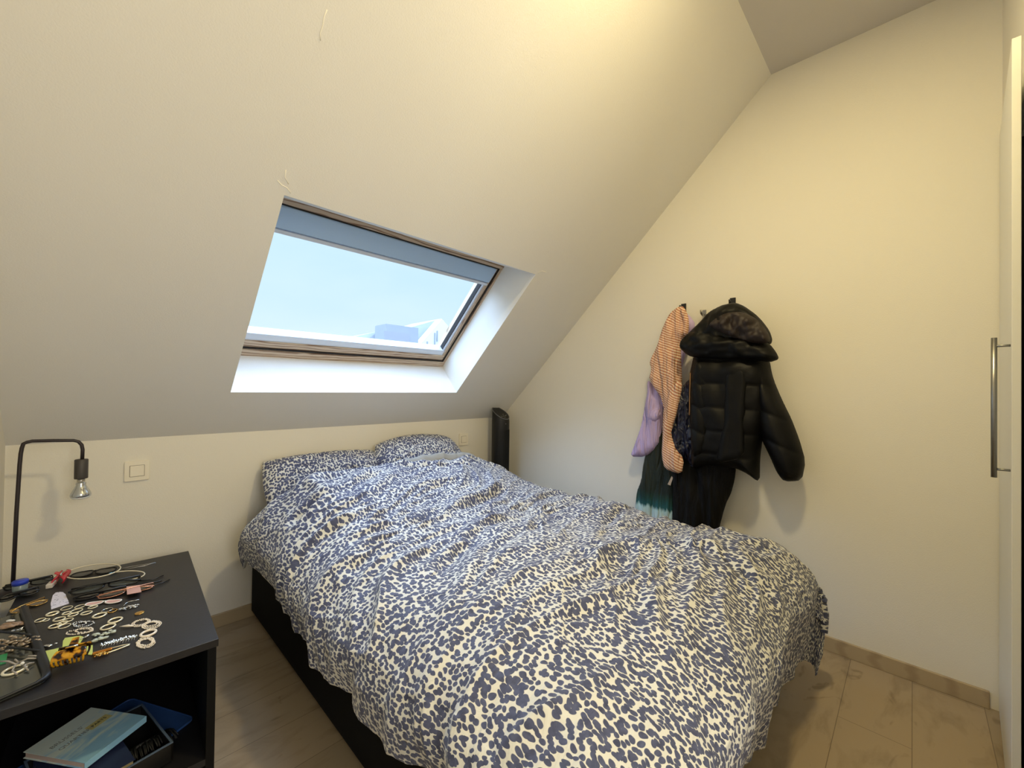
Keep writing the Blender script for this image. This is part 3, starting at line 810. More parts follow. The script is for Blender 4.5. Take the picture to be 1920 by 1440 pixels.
# black puffer coat
t = cloth('puffer_coat', 'black hooded puffer coat hanging from the right black hook', 'coat', XW - .12)
def quilt(y, z):
    q = np.abs(np.sin((z - .05*y)*PI/.115))
    return .016*(q**.45) - .014 + .012*perlin(y*7, z*5, 75) + .006*perlin(y*16, z*14, 76)
inflate('coat_body', C5([(470, 400), (445, 520), (432, 620), (440, 780), (455, 900), (450, 1050), (470, 1120), (560, 1085), (722, 1105), (800, 1142), (866, 1194), (868, 1050), (882, 930), (925, 800), (945, 560), (925, 430), (800, 380), (600, 370)], XW - .12), .10, .12, fr_(XW - .12, t), puffer, t, wr=quilt, back=.6)
inflate('placket', C5([(655, 480), (790, 480), (780, 700), (770, 900), (775, 1040), (600, 1080), (610, 960), (640, 860), (650, 700)], XW - .205), .022, .03, fr_(XW - .205, t), puffer, t, wr=folds(14, 5, .004, 77))
def squilt(y, z):
    q = np.abs(np.sin((z - .45*y)*PI/.12)); return .014*(q**.45) - .012 + .006*perlin(y*10, z*8, 78)
inflate('sleeve', C5([(860, 455), (925, 450), (950, 560), (1000, 680), (1060, 800), (1110, 930), (1148, 1065), (1125, 1182), (1020, 1190), (972, 1130), (930, 1030), (880, 930), (850, 800), (830, 600)], XW - .12), .085, .09, fr_(XW - .12, t), puffer, t, wr=squilt, back=.6)
inflate('sleeve', C5([(480, 440), (560, 470), (560, 700), (540, 1000), (450, 1050), (440, 800), (446, 560)], XW - .19), .035, .05, fr_(XW - .19, t), puffer, t, wr=squilt)
inflate('collar', C5([(383, 325), (430, 275), (520, 250), (700, 300), (880, 320), (930, 345), (968, 395), (987, 437), (925, 458), (800, 440), (640, 440), (480, 430), (425, 415), (378, 370)], XW - .19), .055, .06, fr_(XW - .19, t), puffer, t, wr=folds(10, 12, .012, 79))
hdp = inflate('hood', C5([(700, 92), (640, 105), (560, 145), (500, 215), (430, 280), (400, 320), (440, 370), (600, 390), (850, 380), (935, 345), (945, 318), (925, 260), (880, 200), (840, 160), (770, 110), (725, 92)], XW - .15), .085, .10, fr_(XW - .15, t), puffer, t, wr=folds(12, 9, .014, 81), back=.8)
ho = inflate('hood_lining', C5([(548, 232), (600, 180), (660, 152), (760, 145), (850, 190), (912, 262), (936, 322), (900, 342), (820, 338), (760, 322), (690, 300), (620, 268)], XW - .225), .035, .05, fr_(XW - .225, t), hood_lin, hdp, wr=folds(20, 14, .016, 83))
# hooks
def hook(cu, cv, label, w=.028, hgt=.05, m=black_pl, dz=.0):
    p = at(1160 + cu/3.274, 540 + cv/3.274, 0, XR - .012)
    t = thing('wall_hook', label, 'hook', (XR, p.y, p.z))
    b = NB(); box(b, (-.006, -w/2, -hgt/2), (0, w/2, hgt/2)); obj('back_plate', b, m, t, bevel=.002)
    b = NB(); tube(b, [(-.004, 0, -.012), (-.03, 0, -.018), (-.05, 0, -.010), (-.055, 0, .008)], [.006, .006, .006, .005], 8, flat=.8); obj('prong', b, m, t, True)
hook(395, 122, 'black wall hook holding the striped and lilac shirts')
hook(697, 88, 'black wall hook at the top of the puffer coat hood')
hook(523, 150, 'small pale wall hook left of the puffer hood', .02, .03, steel)

# ------------------------------------------------------------------ dresser
TZ = .43
p_fr = at(410, 1197, 2, TZ); p_br = at(342, 1035, 2, TZ)
RZ = R_(-3.0)
DW, DL = .465, (p_br - p_fr).length
dr = thing('dresser', 'low black open-fronted dresser by the left wall, covered in jewellery', 'dresser', (p_fr.x, p_fr.y, 0), RZ)
# local: origin front right corner, x to the left is negative, y to the back
b = NB(); box(b, (-DW, 0, TZ - .022), (0, DL, TZ)); obj('top_panel', b, black_top, dr, bevel=.0015)
b = NB(); box(b, (-.024, .006, 0), (-.004, DL - .004, TZ - .022)); obj('side_panel', b, black_int, dr)
b = NB(); box(b, (-DW + .004, .006, 0), (-DW + .024, DL - .004, TZ - .022)); obj('side_panel', b, black_int, dr)
b = NB(); box(b, (-DW + .024, DL - .02, 0), (-.024, DL - .004, TZ - .022)); obj('back_panel', b, black_int, dr)
SHZ = .10
shelf_m = mat('charcoal_shelf_board', (24, 24, 28), .5, var=.1)
b = NB(); box(b, (-DW + .024, .008, SHZ - .018), (-.024, DL - .02, SHZ)); obj('shelf', b, shelf_m, dr)
b = NB(); box(b, (-DW + .024, .03, 0), (-.024, .046, SHZ - .018)); obj('plinth', b, black_int, dr)

# ------------------------------------------------------------------ lamp
t = thing('table_lamp', 'bare grey metal hook-shaped lamp standing at the back of the dresser', 'lamp', (0, 0, 0))
LY = 2.205
def lp(u, v): return at(u, v, 1, LY)
base = lp(24, 1088); t.location = (base.x, LY, TZ)
def lo(v): return v - Vector(t.location)
b = NB(); lathe(b, [(0, 0), (.045, 0), (.045, .008), (.01, .012)], n=32); obj('base', b, grey_metal, t, True)
pts = [lp(24, 1100), lp(31, 960), lp(37, 870)]
c0 = lp(39, 850); c1 = lp(44, 832); c2 = lp(60, 827)
pts += [c0, lp(41, 840), c1, lp(51, 829), c2, lp(100, 826), lp(138, 826), lp(147, 828), lp(153, 834), lp(155, 843), lp(154, 864)]
b = NB(); tube(b, [lo(q) for q in pts], .0055, 14); obj('pole', b, grey_metal, t, True)
sc0, sc1 = lp(154, 861), lp(152, 897)
hh = sc0.z - sc1.z
b = NB(); lathe(b, [(0, 0), (.018, 0), (.0185, .002), (.0185, hh - .002), (.017, hh), (0, hh)], lo(Vector((sc1.x, LY, sc1.z))), 28); obj('socket', b, mat('dark_grey_socket', (62, 58, 56), .5), t, True)
bz = lo(Vector((sc1.x, LY, sc1.z)))
ht = sc1.z - lp(152, 935).z
b = NB(); lathe(b, [(.010, 0), (.011, -.006), (.0115, -.010)], bz, 24)
bulb = obj('bulb_cap', b, mat('pale_metal_cap', (190, 185, 175), .3, metal=.8), t, True)
glassb = mat('silvered_bulb_glass', (205, 210, 215), .06, metal=.85, var=.05)
b = NB(); k = ht/.043
lathe(b, [(.013, -.008*k), (.0145, -.010*k), (.0135, -.014*k), (.018, -.020*k), (.026, -.029*k), (.0285, -.034*k), (.0275, -.038*k)], bz, 32)
bb = obj('bulb', b, glassb, t, True)
b = NB(); lathe(b, [(.0275, -.038*k), (.022, -.0415*k), (.012, -.043*k), (0, -.0435*k)], bz, 32); obj('lens', b, mat('frosted_lens', (225, 228, 226), .25, var=.02, spec=.8), bb, True)

# ------------------------------------------------------------------ tray, box, books on the shelf
bluem = mat('dark_blue_plastic', (50, 84, 146), .35, var=.05)
def quadp(us, z): return [at(u, v, 2, z) for u, v in us]
ZT = SHZ + .001
# tray: rounded corners
ca, cb = at(366, 1348, 2, ZT), at(246, 1311, 2, ZT)      # right and back corners
ed = (cb - ca).normalized(); wlen = (cb - ca).length
pd = Vector((ed.y, -ed.x, 0)); 
if pd.y > 0: pd = -pd
pd2 = Vector((-ed.y, ed.x, 0))
cent = (ca + cb)/2
# interior direction is towards the lower left
ind = at(200, 1420, 2, ZT) - cent; dirn = pd if pd.dot(ind) > 0 else -pd
TL = .33
tr_o = cent + dirn*TL/2
ang_t = math.atan2(ed.y, ed.x)
t = thing('tray', 'flat dark blue tray with rounded corners lying on the dresser shelf', 'tray', (tr_o.x, tr_o.y, ZT), ang_t)
b = NB(); prism(b, rrect(wlen, TL, .018, 6), 0, .004); obj('tray_sheet', b, bluem, t, bevel=.001)
b = NB(); tube(b, [(x, y, .005) for x, y in rrect(wlen - .003, TL - .003, .017, 6)], .0018, 8, closed=True); obj('rim', b, bluem, t, True)
# black box
ZB0 = ZT + .005; ZBt = ZB0 + .050
A = at(267, 1319, 2, ZBt); B = at(325, 1391, 2, ZBt)
e1 = (B - A).normalized(); l1 = (B - A).length
e2 = Vector((-e1.y, e1.x, 0))
if e2.dot(at(150, 1400, 2, ZBt) - A) < 0: e2 = -e2
l2 = .24
boxc = A + e1*l1/2 + e2*l2/2
ang_b = math.atan2(e1.y, e1.x)
t = thing('organizer_box', 'open black box with blue-grey rim standing on the dark blue tray', 'box', (boxc.x, boxc.y, ZB0), ang_b)
th = .005
b = NB(); box(b, (-l1/2, -l2/2, 0), (l1/2, l2/2, .003))
for x0, y0, x1, y1 in ((-l1/2, -l2/2, l1/2, -l2/2 + th), (-l1/2, l2/2 - th, l1/2, l2/2), (-l1/2, -l2/2, -l1/2 + th, l2/2), (l1/2 - th, -l2/2, l1/2, l2/2)):
    box(b, (x0, y0, .003), (x1, y1, .048))
obj('box_shell', b, black_pl, t)
b = NB()
for x0, y0, x1, y1 in ((-l1/2, -l2/2, l1/2, -l2/2 + th), (-l1/2, l2/2 - th, l1/2, l2/2), (-l1/2, -l2/2 + th, -l1/2 + th, l2/2 - th), (l1/2 - th, -l2/2 + th, l1/2, l2/2 - th)):
    box(b, (x0, y0, .048), (x1, y1, .0505))
obj('box_rim', b, mat('blue_grey_edge', (84, 102, 128), .4), t)
# fringed brush / tassel
bp0 = at(282, 1392, 2, ZB0 + .03)
t = thing('tassel', 'black fringed tassel lying in the box beside the cream-paged book', 'tassel', (bp0.x, bp0.y, ZB0 + .0105), ang_b)
b = NB()
for k in range(34):
    y = -.055 + .11*k/33 + random.uniform(-.002, .002); z = random.uniform(0, .012)
    tube(b, [(-.022, y*.85, z + .006), (0, y, z + .012), (.022, y*1.05 + random.uniform(-.004, .004), z + .002)], [.0022, .0026, .0014], 5)
obj('fringe', b, mat('black_yarn', (16, 17, 19), .55), t, True)
b = NB(); tube(b, [(-.024, -.052, .008), (-.026, 0, .010), (-.024, .052, .008)], .0055, 8); obj('band', b, mat('black_yarn', (16, 17, 19), .55), t, True)
# lower book
cream = mat('cream_page_edges', (214, 198, 150), .85, var=.05, vscale=120)
def book(name, label, corners, z, th, cover, pages, spine_side=0):
    # corners: top-face outline a, b, c, d (a-b short side at the back ...)
    a, b_, c, d = corners
    ctr = (a + b_ + c + d)/4
    ex = ((b_ - a) + (c - d))/2; ey = ((d - a) + (c - b_))/2
    w, h = ex.length, ey.length; rz = math.atan2(ex.y, ex.x)
    t = thing(name, label, 'book', (ctr.x, ctr.y, z - th), rz)
    sg = 1 if (ex.x*ey.y - ex.y*ey.x) > 0 else -1
    ct = .0014
    bm = NB(); box(bm, (-w/2 + .003, -h/2 + .003, ct), (w/2 - .003, h/2 - .003, th - ct)); obj('page_block', bm, pages, t)
    bm = NB(); box(bm, (-w/2, -h/2, 0), (w/2, h/2, ct)); box(bm, (-w/2, -h/2, th - ct), (w/2, h/2, th))
    if spine_side == 0: box(bm, (-w/2, (-h/2 if sg < 0 else h/2 - ct), ct), (w/2, (-h/2 + ct if sg < 0 else h/2), th - ct))
    else: box(bm, (-w/2, -h/2, ct), (-w/2 + ct, h/2, th - ct))
    cv = obj('cover', bm, cover, t)
    return t, w, h, sg, cv
ZL = ZB0 + .040
bc = [at(60, 1415, 2, ZL), at(176, 1332, 2, ZL), at(265, 1372, 2, ZL), at(150, 1462, 2, ZL)]
A2 = A + e1*.012 + e2*.075; w2, h2 = l1 - .035, .15
bc = [A2 + e1*.0, A2 + e1*w2, A2 + e1*w2 + e2*h2, A2 + e2*h2]
navy_cov = mat('navy_book_cover', (40, 50, 84), .45, var=.08)
book('book', 'thick cream-paged book with navy cover lying in the black box', bc, ZL + .006, .030, navy_cov, cream, 1)
# top book: pale blue watercolour cover
wc, N, L, p = nodes('pale_blue_watercolour_cover')
tc = N.new('ShaderNodeTexCoord'); n1 = N.new('ShaderNodeTexNoise'); n1.inputs['Scale'].default_value = 9; n1.inputs['Detail'].default_value = 6; n1.inputs['Distortion'].default_value = 1.2
mpp = N.new('ShaderNodeMapping'); mpp.inputs['Scale'].default_value = (1, 3.2, 1); L.new(tc.outputs['Object'], mpp.inputs[0]); L.new(mpp.outputs[0], n1.inputs['Vector'])
sx = N.new('ShaderNodeSeparateXYZ'); L.new(tc.outputs['Object'], sx.inputs[0])
ad = N.new('ShaderNodeMath'); ad.operation = 'MULTIPLY_ADD'; ad.inputs[1].default_value = 2.6; L.new(sx.outputs['Y'], ad.inputs[0]); L.new(n1.outputs['Fac'], ad.inputs[2])
rr = ramp(N, [(.34, s2l((150, 202, 236))), (.46, s2l((192, 226, 240))), (.56, s2l((222, 240, 238))), (1, s2l((230, 242, 236)))]); L.new(ad.outputs[0], rr.inputs[0])
L.new(rr.outputs[0], p.inputs['Base Color']); p.inputs['Roughness'].default_value = .4
ZK2 = ZBt + .026
tc4 = [at(50, 1407, 2, ZK2), at(176, 1322, 2, ZK2), at(270, 1347, 2, ZK2), at(153, 1434, 2, ZK2)]
pinkp = mat('pale_pink_page_edges', (206, 186, 176), .85, var=.05, vscale=120)
bt, bw, bh, bsg, cv = book('book', 'pale blue watercolour-covered paperback about Brussels quarters on top of the box', tc4, ZK2, .017, wc, pinkp, 0)
# lettering lies on the cover; local x runs along the long edge up to the right
yel = mat('yellow_print', (214, 206, 140), .6); inkc = mat('grey_ink', (128, 138, 140), .6); blk = mat('black_ink', (28, 30, 30), .6)
def letters(s, size, x, y, m, th_=.0172):
    me = text_mesh(s, size); me.materials.clear()
    o = link('lettering', me, m, cv, False); o.location = (x, y*(-1 if bsg < 0 else 1)*-1, .0172)
    return o
up = 1 if bsg > 0 else -1
def ly(f): return -f*up   # f>0: towards the far long edge
letters('BRUSSELS\'', .0165, -bw*.14, .0, inkc).location = (-bw*.14, ly(bh*.20) if up < 0 else bh*.20*-1*-1, .0172)
letters('QUARTIERS', .0150, -bw*.10, .0, inkc).location = (-bw*.12, bh*.06, .0172)
b = NB(); prism(b, rrect(.052, .026, .002, cx=bw*.235, cy=bh*.07), .0171, .0173); obj('yellow_panel', b, yel, cv)
letters('PARTS', .0125, bw*.20, .0, blk).location = (bw*.235, bh*.07, .0175)

# ------------------------------------------------------------------ small things on the dresser top
gold = mat('polished_gold', (214, 172, 96), .22, metal=1, var=.05)
pgold = mat('pale_gold', (250, 238, 204), .3, metal=.5, var=.05)
silver = mat('polished_silver', (214, 214, 212), .2, metal=1, var=.05)
pearl = mat('pearl_white', (232, 218, 196), .35, var=.08, vscale=90, coat=.5)
shellm = mat('pale_green_shell', (188, 194, 178), .4, var=.15, vscale=60)
tort, N, L, p = nodes('tortoiseshell_plastic')
tc = N.new('ShaderNodeTexCoord'); n1 = N.new('ShaderNodeTexNoise'); n1.inputs['Scale'].default_value = 60; n1.inputs['Detail'].default_value = 2; L.new(tc.outputs['Object'], n1.inputs['Vector'])
rr = ramp(N, [(.44, s2l((28, 18, 12))), (.50, s2l((120, 70, 16))), (.58, s2l((206, 150, 30))), (1, s2l((222, 176, 60)))]); L.new(n1.outputs['Fac'], rr.inputs[0])
L.new(rr.outputs[0], p.inputs['Base Color']); p.inputs['Roughness'].default_value = .2
dark_lens = mat('dark_lens', (26, 24, 26), .08, var=.2, coat=.5)
brown_lens = mat('brown_lens', (92, 72, 52), .08, var=.3, coat=.5)
grey_lens = mat('grey_green_lens', (78, 80, 76), .1, var=.1)
pink_lens = mat('rose_lens', (206, 158, 148), .2, var=.1)
red = mat('red_plastic', (190, 34, 52), .25, var=.06)
white_pl = mat('white_enamel', (234, 230, 224), .3, var=.02)
rose = mat('rose_gold', (214, 156, 128), .25, metal=.8)
clearp = mat('smoky_clear_plastic', (176, 166, 152), .2, var=.1, trans=.35)

def onT(u, v, dz=0.0): return at(u, v, 2, TZ + dz)
def seg2(u0, v0, u1, v1, dz=0.0):
    a, b_ = onT(u0, v0, dz), onT(u1, v1, dz)
    return (a + b_)/2, math.atan2((b_ - a).y, (b_ - a).x), (b_ - a).length

def hoop(u, v, wpx, label, m=pgold, tube_r=.0014, group=None, name='hoop_earring', cat='earring', flat=1.0, tilt=0, open_=False):
    a, b_ = onT(u - wpx/2, v), onT(u + wpx/2, v); r = (b_ - a).length/2*.86; c = onT(u, v)
    n = 32; bm = NB()
    rr_ = r - tube_r
    if open_:
        pts = [(rr_*math.cos(2*PI*k/n), rr_*math.sin(2*PI*k/n), tube_r*flat + tilt*(1 + math.cos(2*PI*k/n))*rr_) for k in range(n - 2)]
        tube(bm, pts, tube_r, 8, closed=False)
    else:
        pts = [(rr_*math.cos(2*PI*k/n), rr_*math.sin(2*PI*k/n), tube_r + tilt*(1 + math.cos(2*PI*k/n))*rr_) for k in range(n)]
        tube(bm, pts, tube_r, 8, closed=True)
    o = obj(name, bm, m, None, True); o.location = (c.x, c.y, TZ + .0002)
    o.rotation_euler = (0, 0, random.uniform(0, 6.28))
    return tag(o, label, cat, group)
GL = 'small thin gold hoop earring in the loose cluster at the middle of the dresser top'
GG = 'thin gold hoop earrings'
for i, (u, v, w) in enumerate([(125, 1141, 20), (150, 1138, 18), (143.5, 1146.5, 21), (174, 1139.5, 17), (162, 1151, 20), (125, 1151, 16), (111, 1162.5, 21), (127, 1164, 19), (75, 1164, 19), (86, 1163.5, 13), (103, 1175, 22), (121, 1175, 21), (117, 1169.5, 18), (137, 1154, 18)]):
    hoop(u, v, w, GL, pgold, random.choice([.0012, .0015, .0019]), GG, tilt=random.uniform(0, .06))
hoop(98, 1152.5, 22, 'flattened gold cuff ring left of the hoop earring cluster', pgold, .0026, name='cuff_ring', cat='ring')
hoop(186.5, 1155.5, 25, 'thick cream-gold hoop earring touching the thin double hoops', pgold, .0026)
hoop(201, 1145, 20, 'silver hoop earring overlapping the small gold one below the pearl-rimmed glasses', silver, .0015)
hoop(211, 1146.5, 17, 'gold hoop earring overlapping the silver one below the pearl-rimmed glasses', gold, .0016)
hoop(216, 1164.5, 26, 'gold-lined cream hoop earring, upper of the two left of the beaded bracelet', pgold, .0026)
hoop(202.5, 1177, 27, 'gold-lined cream hoop earring, lower of the two left of the beaded bracelet', pgold, .0024)
hoop(278, 1189.5, 31, 'white banded hoop bracelet right above the coiled multi-strand one', pearl, .0034, name='bracelet', cat='bracelet')
# coin
c = onT(261.5, 1150); b = NB(); r = (onT(270.5, 1150) - onT(252.5, 1150)).length/2*.8
lathe(b, [(0, 0), (r, 0), (r, .0018), (r*.9, .0022), (0, .0018)], n=28); o = obj('coin', b, gold, None, True); o.location = (c.x, c.y, TZ + .0002)
tag(o, 'small round brass coin lying alone near the right of the dresser top', 'coin')

def beads(name, loops, rbead, label, cat, m=pearl, z=.0, jit=.0, sub=1):
    """loops: lists of pixel points (closed) along which beads are strung"""
    bm = NB(); base_ = onT(*loops[0][0]); 
    for li, lpts in enumerate(loops):
        P = [onT(u, v) for u, v in lpts]; n = len(P)
        dense = []
        for i in range(n):
            p0, p1, p2, p3 = P[i-1], P[i], P[(i+1) % n], P[(i+2) % n]
            for k in range(16):
                t_ = k/16
                dense.append(.5*((2*p1) + (p2-p0)*t_ + (2*p0-5*p1+4*p2-p3)*t_*t_ + (3*p1-p0-3*p2+p3)*t_**3))
        acc = 0; last = dense[0]; step = rbead*1.75
        ball(bm, last - base_ + Vector((0, 0, rbead*.75 + z)), rbead, sub=sub)
        for q in dense[1:]:
            acc += (q - last).length; last = q
            if acc >= step:
                acc = 0
                ball(bm, q - base_ + Vector((random.uniform(-jit, jit), random.uniform(-jit, jit), rbead*.75 + z + random.uniform(0, jit))), rbead*random.uniform(.85, 1.1), sub=sub)
    o = obj(name, bm, m, None, True); o.location = (base_.x, base_.y, TZ + .0003)
    return tag(o, label, cat)
def ell(cx, cy, rx, ry, sh=0.0, n=10):
    return [(cx + rx*math.cos(2*PI*k/n), cy + ry*math.sin(2*PI*k/n) - sh*rx*math.cos(2*PI*k/n)) for k in range(n)]
beads('bead_bracelet', [ell(264, 1169, 17, 6.2, .22), ell(264, 1168.5, 13.5, 4.3, .22), ell(284, 1173, 18, 7, .15), ell(284, 1172.5, 14.5, 5, .15), ell(283, 1171.5, 11, 3.6, .15)], .0021, 'cream beaded double-loop bracelet at the right of the dresser top', 'bracelet', jit=.0006)
b = NB(); tube(b, [onT(224, 1178) - onT(224, 1178) + Vector((0, 0, .004)), onT(240, 1177) - onT(224, 1178) + Vector((0, 0, .005)), onT(250, 1177) - onT(224, 1178) + Vector((0, 0, .004))], [.001, .0045, .002], 10, flat=.7)
o = obj('bead_tassel', b, pearl, None, True); o.location = onT(224, 1178, .0); o.location.z = TZ + .001; tag(o, 'cream pointed tassel bead at the left tip of the double-loop bracelet', 'bead')
beads('bracelet', [ell(273, 1207, 17, 9, .1), ell(273, 1206.5, 14.5, 7.5, .1), ell(273, 1206, 12, 6, .1), ell(274, 1203.5, 15, 7.8, .1)], .0019, 'coiled multi-strand pearly bracelet nearest the front right of the dresser top', 'bracelet', jit=.0009)
beads('bracelet', [ell(157, 1172, 19, 4.5, .15), ell(149, 1171, 12, 3.5, .1)], .0023, 'chunky white and silver bead bracelet, upper of the two by the yellow-green card', 'bracelet', silver, jit=.001)
beads('bracelet', [ell(149, 1186, 25, 4.2, .12), ell(158, 1183, 16, 4.2, .12)], .0021, 'pearl and silver bead bracelet, lower of the two by the yellow-green card', 'bracelet', pearl, jit=.001)
# necklace chain and silver bits
def chain(name, pts, r, label, cat, m=silver, dz=0.0):
    b0 = onT(*pts[0]); bm = NB(); tube(bm, [onT(u, v) - b0 + Vector((0, 0, r + dz + random.uniform(0, .0015))) for u, v in pts], r, 6)
    o = obj(name, bm, m, None, True); o.location = (b0.x, b0.y, TZ + .0003); return tag(o, label, cat)
chain('necklace', [(228, 1067), (240, 1064.5), (255, 1062), (268, 1060), (280, 1057.5), (292, 1055.5), (284, 1058), (270, 1062), (255, 1064.5), (240, 1067.5), (230, 1068.5)], .0009, 'thin silver chain necklace stretched along the back edge of the dresser', 'necklace')
chain('earring_wire', [(232, 1137), (236, 1132), (244, 1129), (252, 1127), (261, 1125.5)], .0011, 'curved silver earring wire above the crumpled silver pendant', 'earring')
def nugget(name, u0, v0, u1, v1, hw, n, rb, label, cat, m, zj=.004):
    """a low cluster built of leaf-like blobs along a line"""
    c, a, ln = seg2(u0, v0, u1, v1); bm = NB()
    for i in range(n):
        x = (random.random() - .5)*ln; y = random.uniform(-1, 1)*hw*(1 - (2*x/ln)**2*.6)
        s_ = random.uniform(.6, 1.25)
        ball(bm, (x, y, rb*.55 + random.uniform(0, zj)), rb*s_, sub=1, sc_=(random.uniform(.8, 1.8), random.uniform(.6, 1.2), .5))
    o = obj(name, bm, m, None, True); o.location = (c.x, c.y, TZ + .0003); o.rotation_euler = (0, 0, a); return tag(o, label, cat)
nugget('pendant', 221, 1145, 262, 1137, .010, 34, .0034, 'crumpled silver leaf pendant near the tip of the rose-gold glasses', 'pendant', silver)
nugget('shell_bead', 176, 1193, 216, 1187, .008, 16, .0052, 'pale grey-green shell bead cluster, upper of two beside the silver comb', 'beads', shellm)
nugget('shell_bead', 170, 1207, 201, 1197, .006, 12, .0052, 'pale grey-green shell bead cluster, lower of two beside the silver comb', 'beads', shellm)
cb_ = thing('hair_comb', 'sparkling silver rhinestone hair comb lying diagonally at the front of the dresser', 'hair comb', (0, 0, 0))
c, a, ln = seg2(189, 1213, 256, 1196); cb_.location = (c.x, c.y, TZ + .0003); cb_.rotation_euler = (0, 0, a)
b = NB()
for i in range(110):
    x = (random.random() - .5)*ln; w = .0085*(.45 + .55*math.sin(PI*min(1, max(0, (x/ln + .5)*1.0))))*(1.25 if x > .1*ln else 1)
    ball(b, (x, random.uniform(-w, w), .0045 + random.uniform(0, .003)), .0017, sub=1)
obj('stones', b, mat('rhinestone', (210, 204, 190), .15, metal=.6, var=.3, vscale=300), cb_)
b = NB(); box(b, (-ln/2, -.003, 0), (ln/2, .003, .003))
for k in range(12): x = -ln*.45 + ln*.9*k/11; tube(b, [(x, -.003, .002), (x, -.014, .0012)], .0006, 5)
obj('comb_teeth', b, silver, cb_)
# gold barrette
bt_ = thing('hair_clip', 'long gold hair clip with floral end beside the tortoiseshell claw clip', 'hair clip', (0, 0, 0))
c, a, ln = seg2(172, 1232, 243, 1212); bt_.location = (c.x, c.y, TZ + .0003); bt_.rotation_euler = (0, 0, a)
b = NB(); box(b, (-ln/2, .002, .001), (ln*.02, .012, .007)); obj('barrel', b, mat('amber_gold', (196, 128, 44), .2, metal=.7, var=.3), bt_, bevel=.002)
b = NB(); tube(b, [(0, .010, .004), (ln*.3, .009, .004), (ln*.5, .004, .004), (ln*.48, .0, .004), (ln*.2, -.006, .004), (-ln*.1, -.011, .004), (-ln*.35, -.010, .003)], .0016, 8); obj('prong', b, pgold, bt_, True)
b = NB()
for i in range(26): ball(b, (random.uniform(-.42, -.02)*ln, random.uniform(-.018, -.004), .004 + random.uniform(0, .004)), .003, sub=1, sc_=(1.4, .8, .6))
obj('flower', b, gold, bt_, True)
# teardrop
nugget('teardrop_earring', 82, 1216, 108, 1208, .004, 7, .006, 'silver and white teardrop earring just right of the mirror frame', 'earring', silver, .001)
nugget('ear_stud', 58, 1174, 66, 1176, .001, 2, .004, 'small white stud right against the mirror frame', 'earring', white_pl, .001)
nugget('silver_leaf_earring', 150, 1201, 166, 1194, .003, 6, .0045, 'small silver leaf earring on the back corner of the yellow-green card', 'earring', silver, .003)

# price card
def flat_card(name, px, th, label, cat, m, dz=.0, parent=None):
    P = [onT(u, v) for u, v in px]; c = sum(P, Vector())/len(P); b = NB(); prism(b, [(q.x - c.x, q.y - c.y) for q in P], 0, th)
    o = obj(name, b, m, None); o.location = (c.x, c.y, TZ + dz + .0003)
    if label: tag(o, label, cat)
    return o
cardm, N, L, p = nodes('white_card_with_grey_print')
tc = N.new('ShaderNodeTexCoord'); n1 = N.new('ShaderNodeTexNoise'); n1.inputs['Scale'].default_value = 140; n1.inputs['Detail'].default_value = 2; L.new(tc.outputs['Object'], n1.inputs['Vector'])
rr = ramp(N, [(.33, s2l((110, 105, 125))), (.40, s2l((222, 216, 228))), (1, s2l((236, 230, 238)))]); L.new(n1.outputs['Fac'], rr.inputs[0]); L.new(rr.outputs[0], p.inputs['Base Color'])
flat_card('earring_card', [(96, 1143), (95, 1132), (97, 1124), (99, 1117), (104, 1112), (111, 1110.5), (118, 1111), (123, 1115), (125, 1121), (128, 1127), (129.5, 1132)], .0012, 'white arched card with grey print below the red hair clip', 'card', cardm)
# yellow-green card, folded
yg = mat('yellow_green_card', (196, 202, 106), .6, var=.03)
o = flat_card('paper_card', [(93, 1246), (82, 1222), (100, 1218.5), (117, 1214), (118, 1203), (122, 1197), (150, 1193), (158, 1195.5), (150, 1206), (174, 1207), (173.5, 1229), (145, 1226), (120, 1236)], .0014, 'yellow-green die-cut card under the tortoiseshell claw clip', 'card', yg)

def claw(name, u0, v0, u1, v1, hgt, label, m, m2=None, lean=.2):
    t = thing(name, label, 'hair clip', (0, 0, 0)); c, a, ln = seg2(u0, v0, u1, v1)
    t.location = (c.x, c.y, TZ + .0005); t.rotation_euler = (0, 0, a)
    wv = hgt*.55
    for s_ in (-1, 1):
        bm = NB(); n = 16; rows = []
        for j in range(9):        # from the ridge down around to the teeth
            th_ = R_(20 + 125*j/8); y = s_*wv*math.sin(th_); z = hgt*.5 + hgt*.46*math.cos(th_)
            rows.append([Vector((ln*.5*(k/n*2 - 1)*(.72 + .28*math.sin(th_)), y, z)) for k in range(n + 1)])
        V = [[bm.verts.new(p_) for p_ in r] for r in rows]
        for j in range(8):
            for k in range(n):
                if j >= 4 and k % 2 == 1: continue
                bm.faces.new((V[j][k], V[j][k+1], V[j+1][k+1], V[j+1][k]))
        bmesh.ops.delete(bm, geom=[v for v in bm.verts if not v.link_faces], context='VERTS')
        o = obj('jaw', bm, m, t, True)
        sm2 = o.modifiers.new('thickness', 'SOLIDIFY'); sm2.thickness = .0035
        bm = NB(); hexa(bm, [(-ln*.14, s_*.002, hgt*.93), (ln*.14, s_*.002, hgt*.93), (ln*.14, s_*.006, hgt*.90), (-ln*.14, s_*.006, hgt*.90), (-ln*.10, s_*hgt*.50, hgt*1.18), (ln*.10, s_*hgt*.50, hgt*1.18), (ln*.10, s_*(hgt*.50 + .003), hgt*1.15), (-ln*.10, s_*(hgt*.50 + .003), hgt*1.15)])
        obj('handle', bm, m2 or m, t, bevel=.001)
    bm = NB(); tube(bm, [(-ln*.16, 0, hgt*.92), (ln*.16, 0, hgt*.92)], .0026, 10); obj('spring', bm, silver, t, True)
    return t
claw('claw_clip', 101, 1252, 168, 1236, .046, 'large tortoiseshell claw hair clip at the front edge of the dresser', tort)

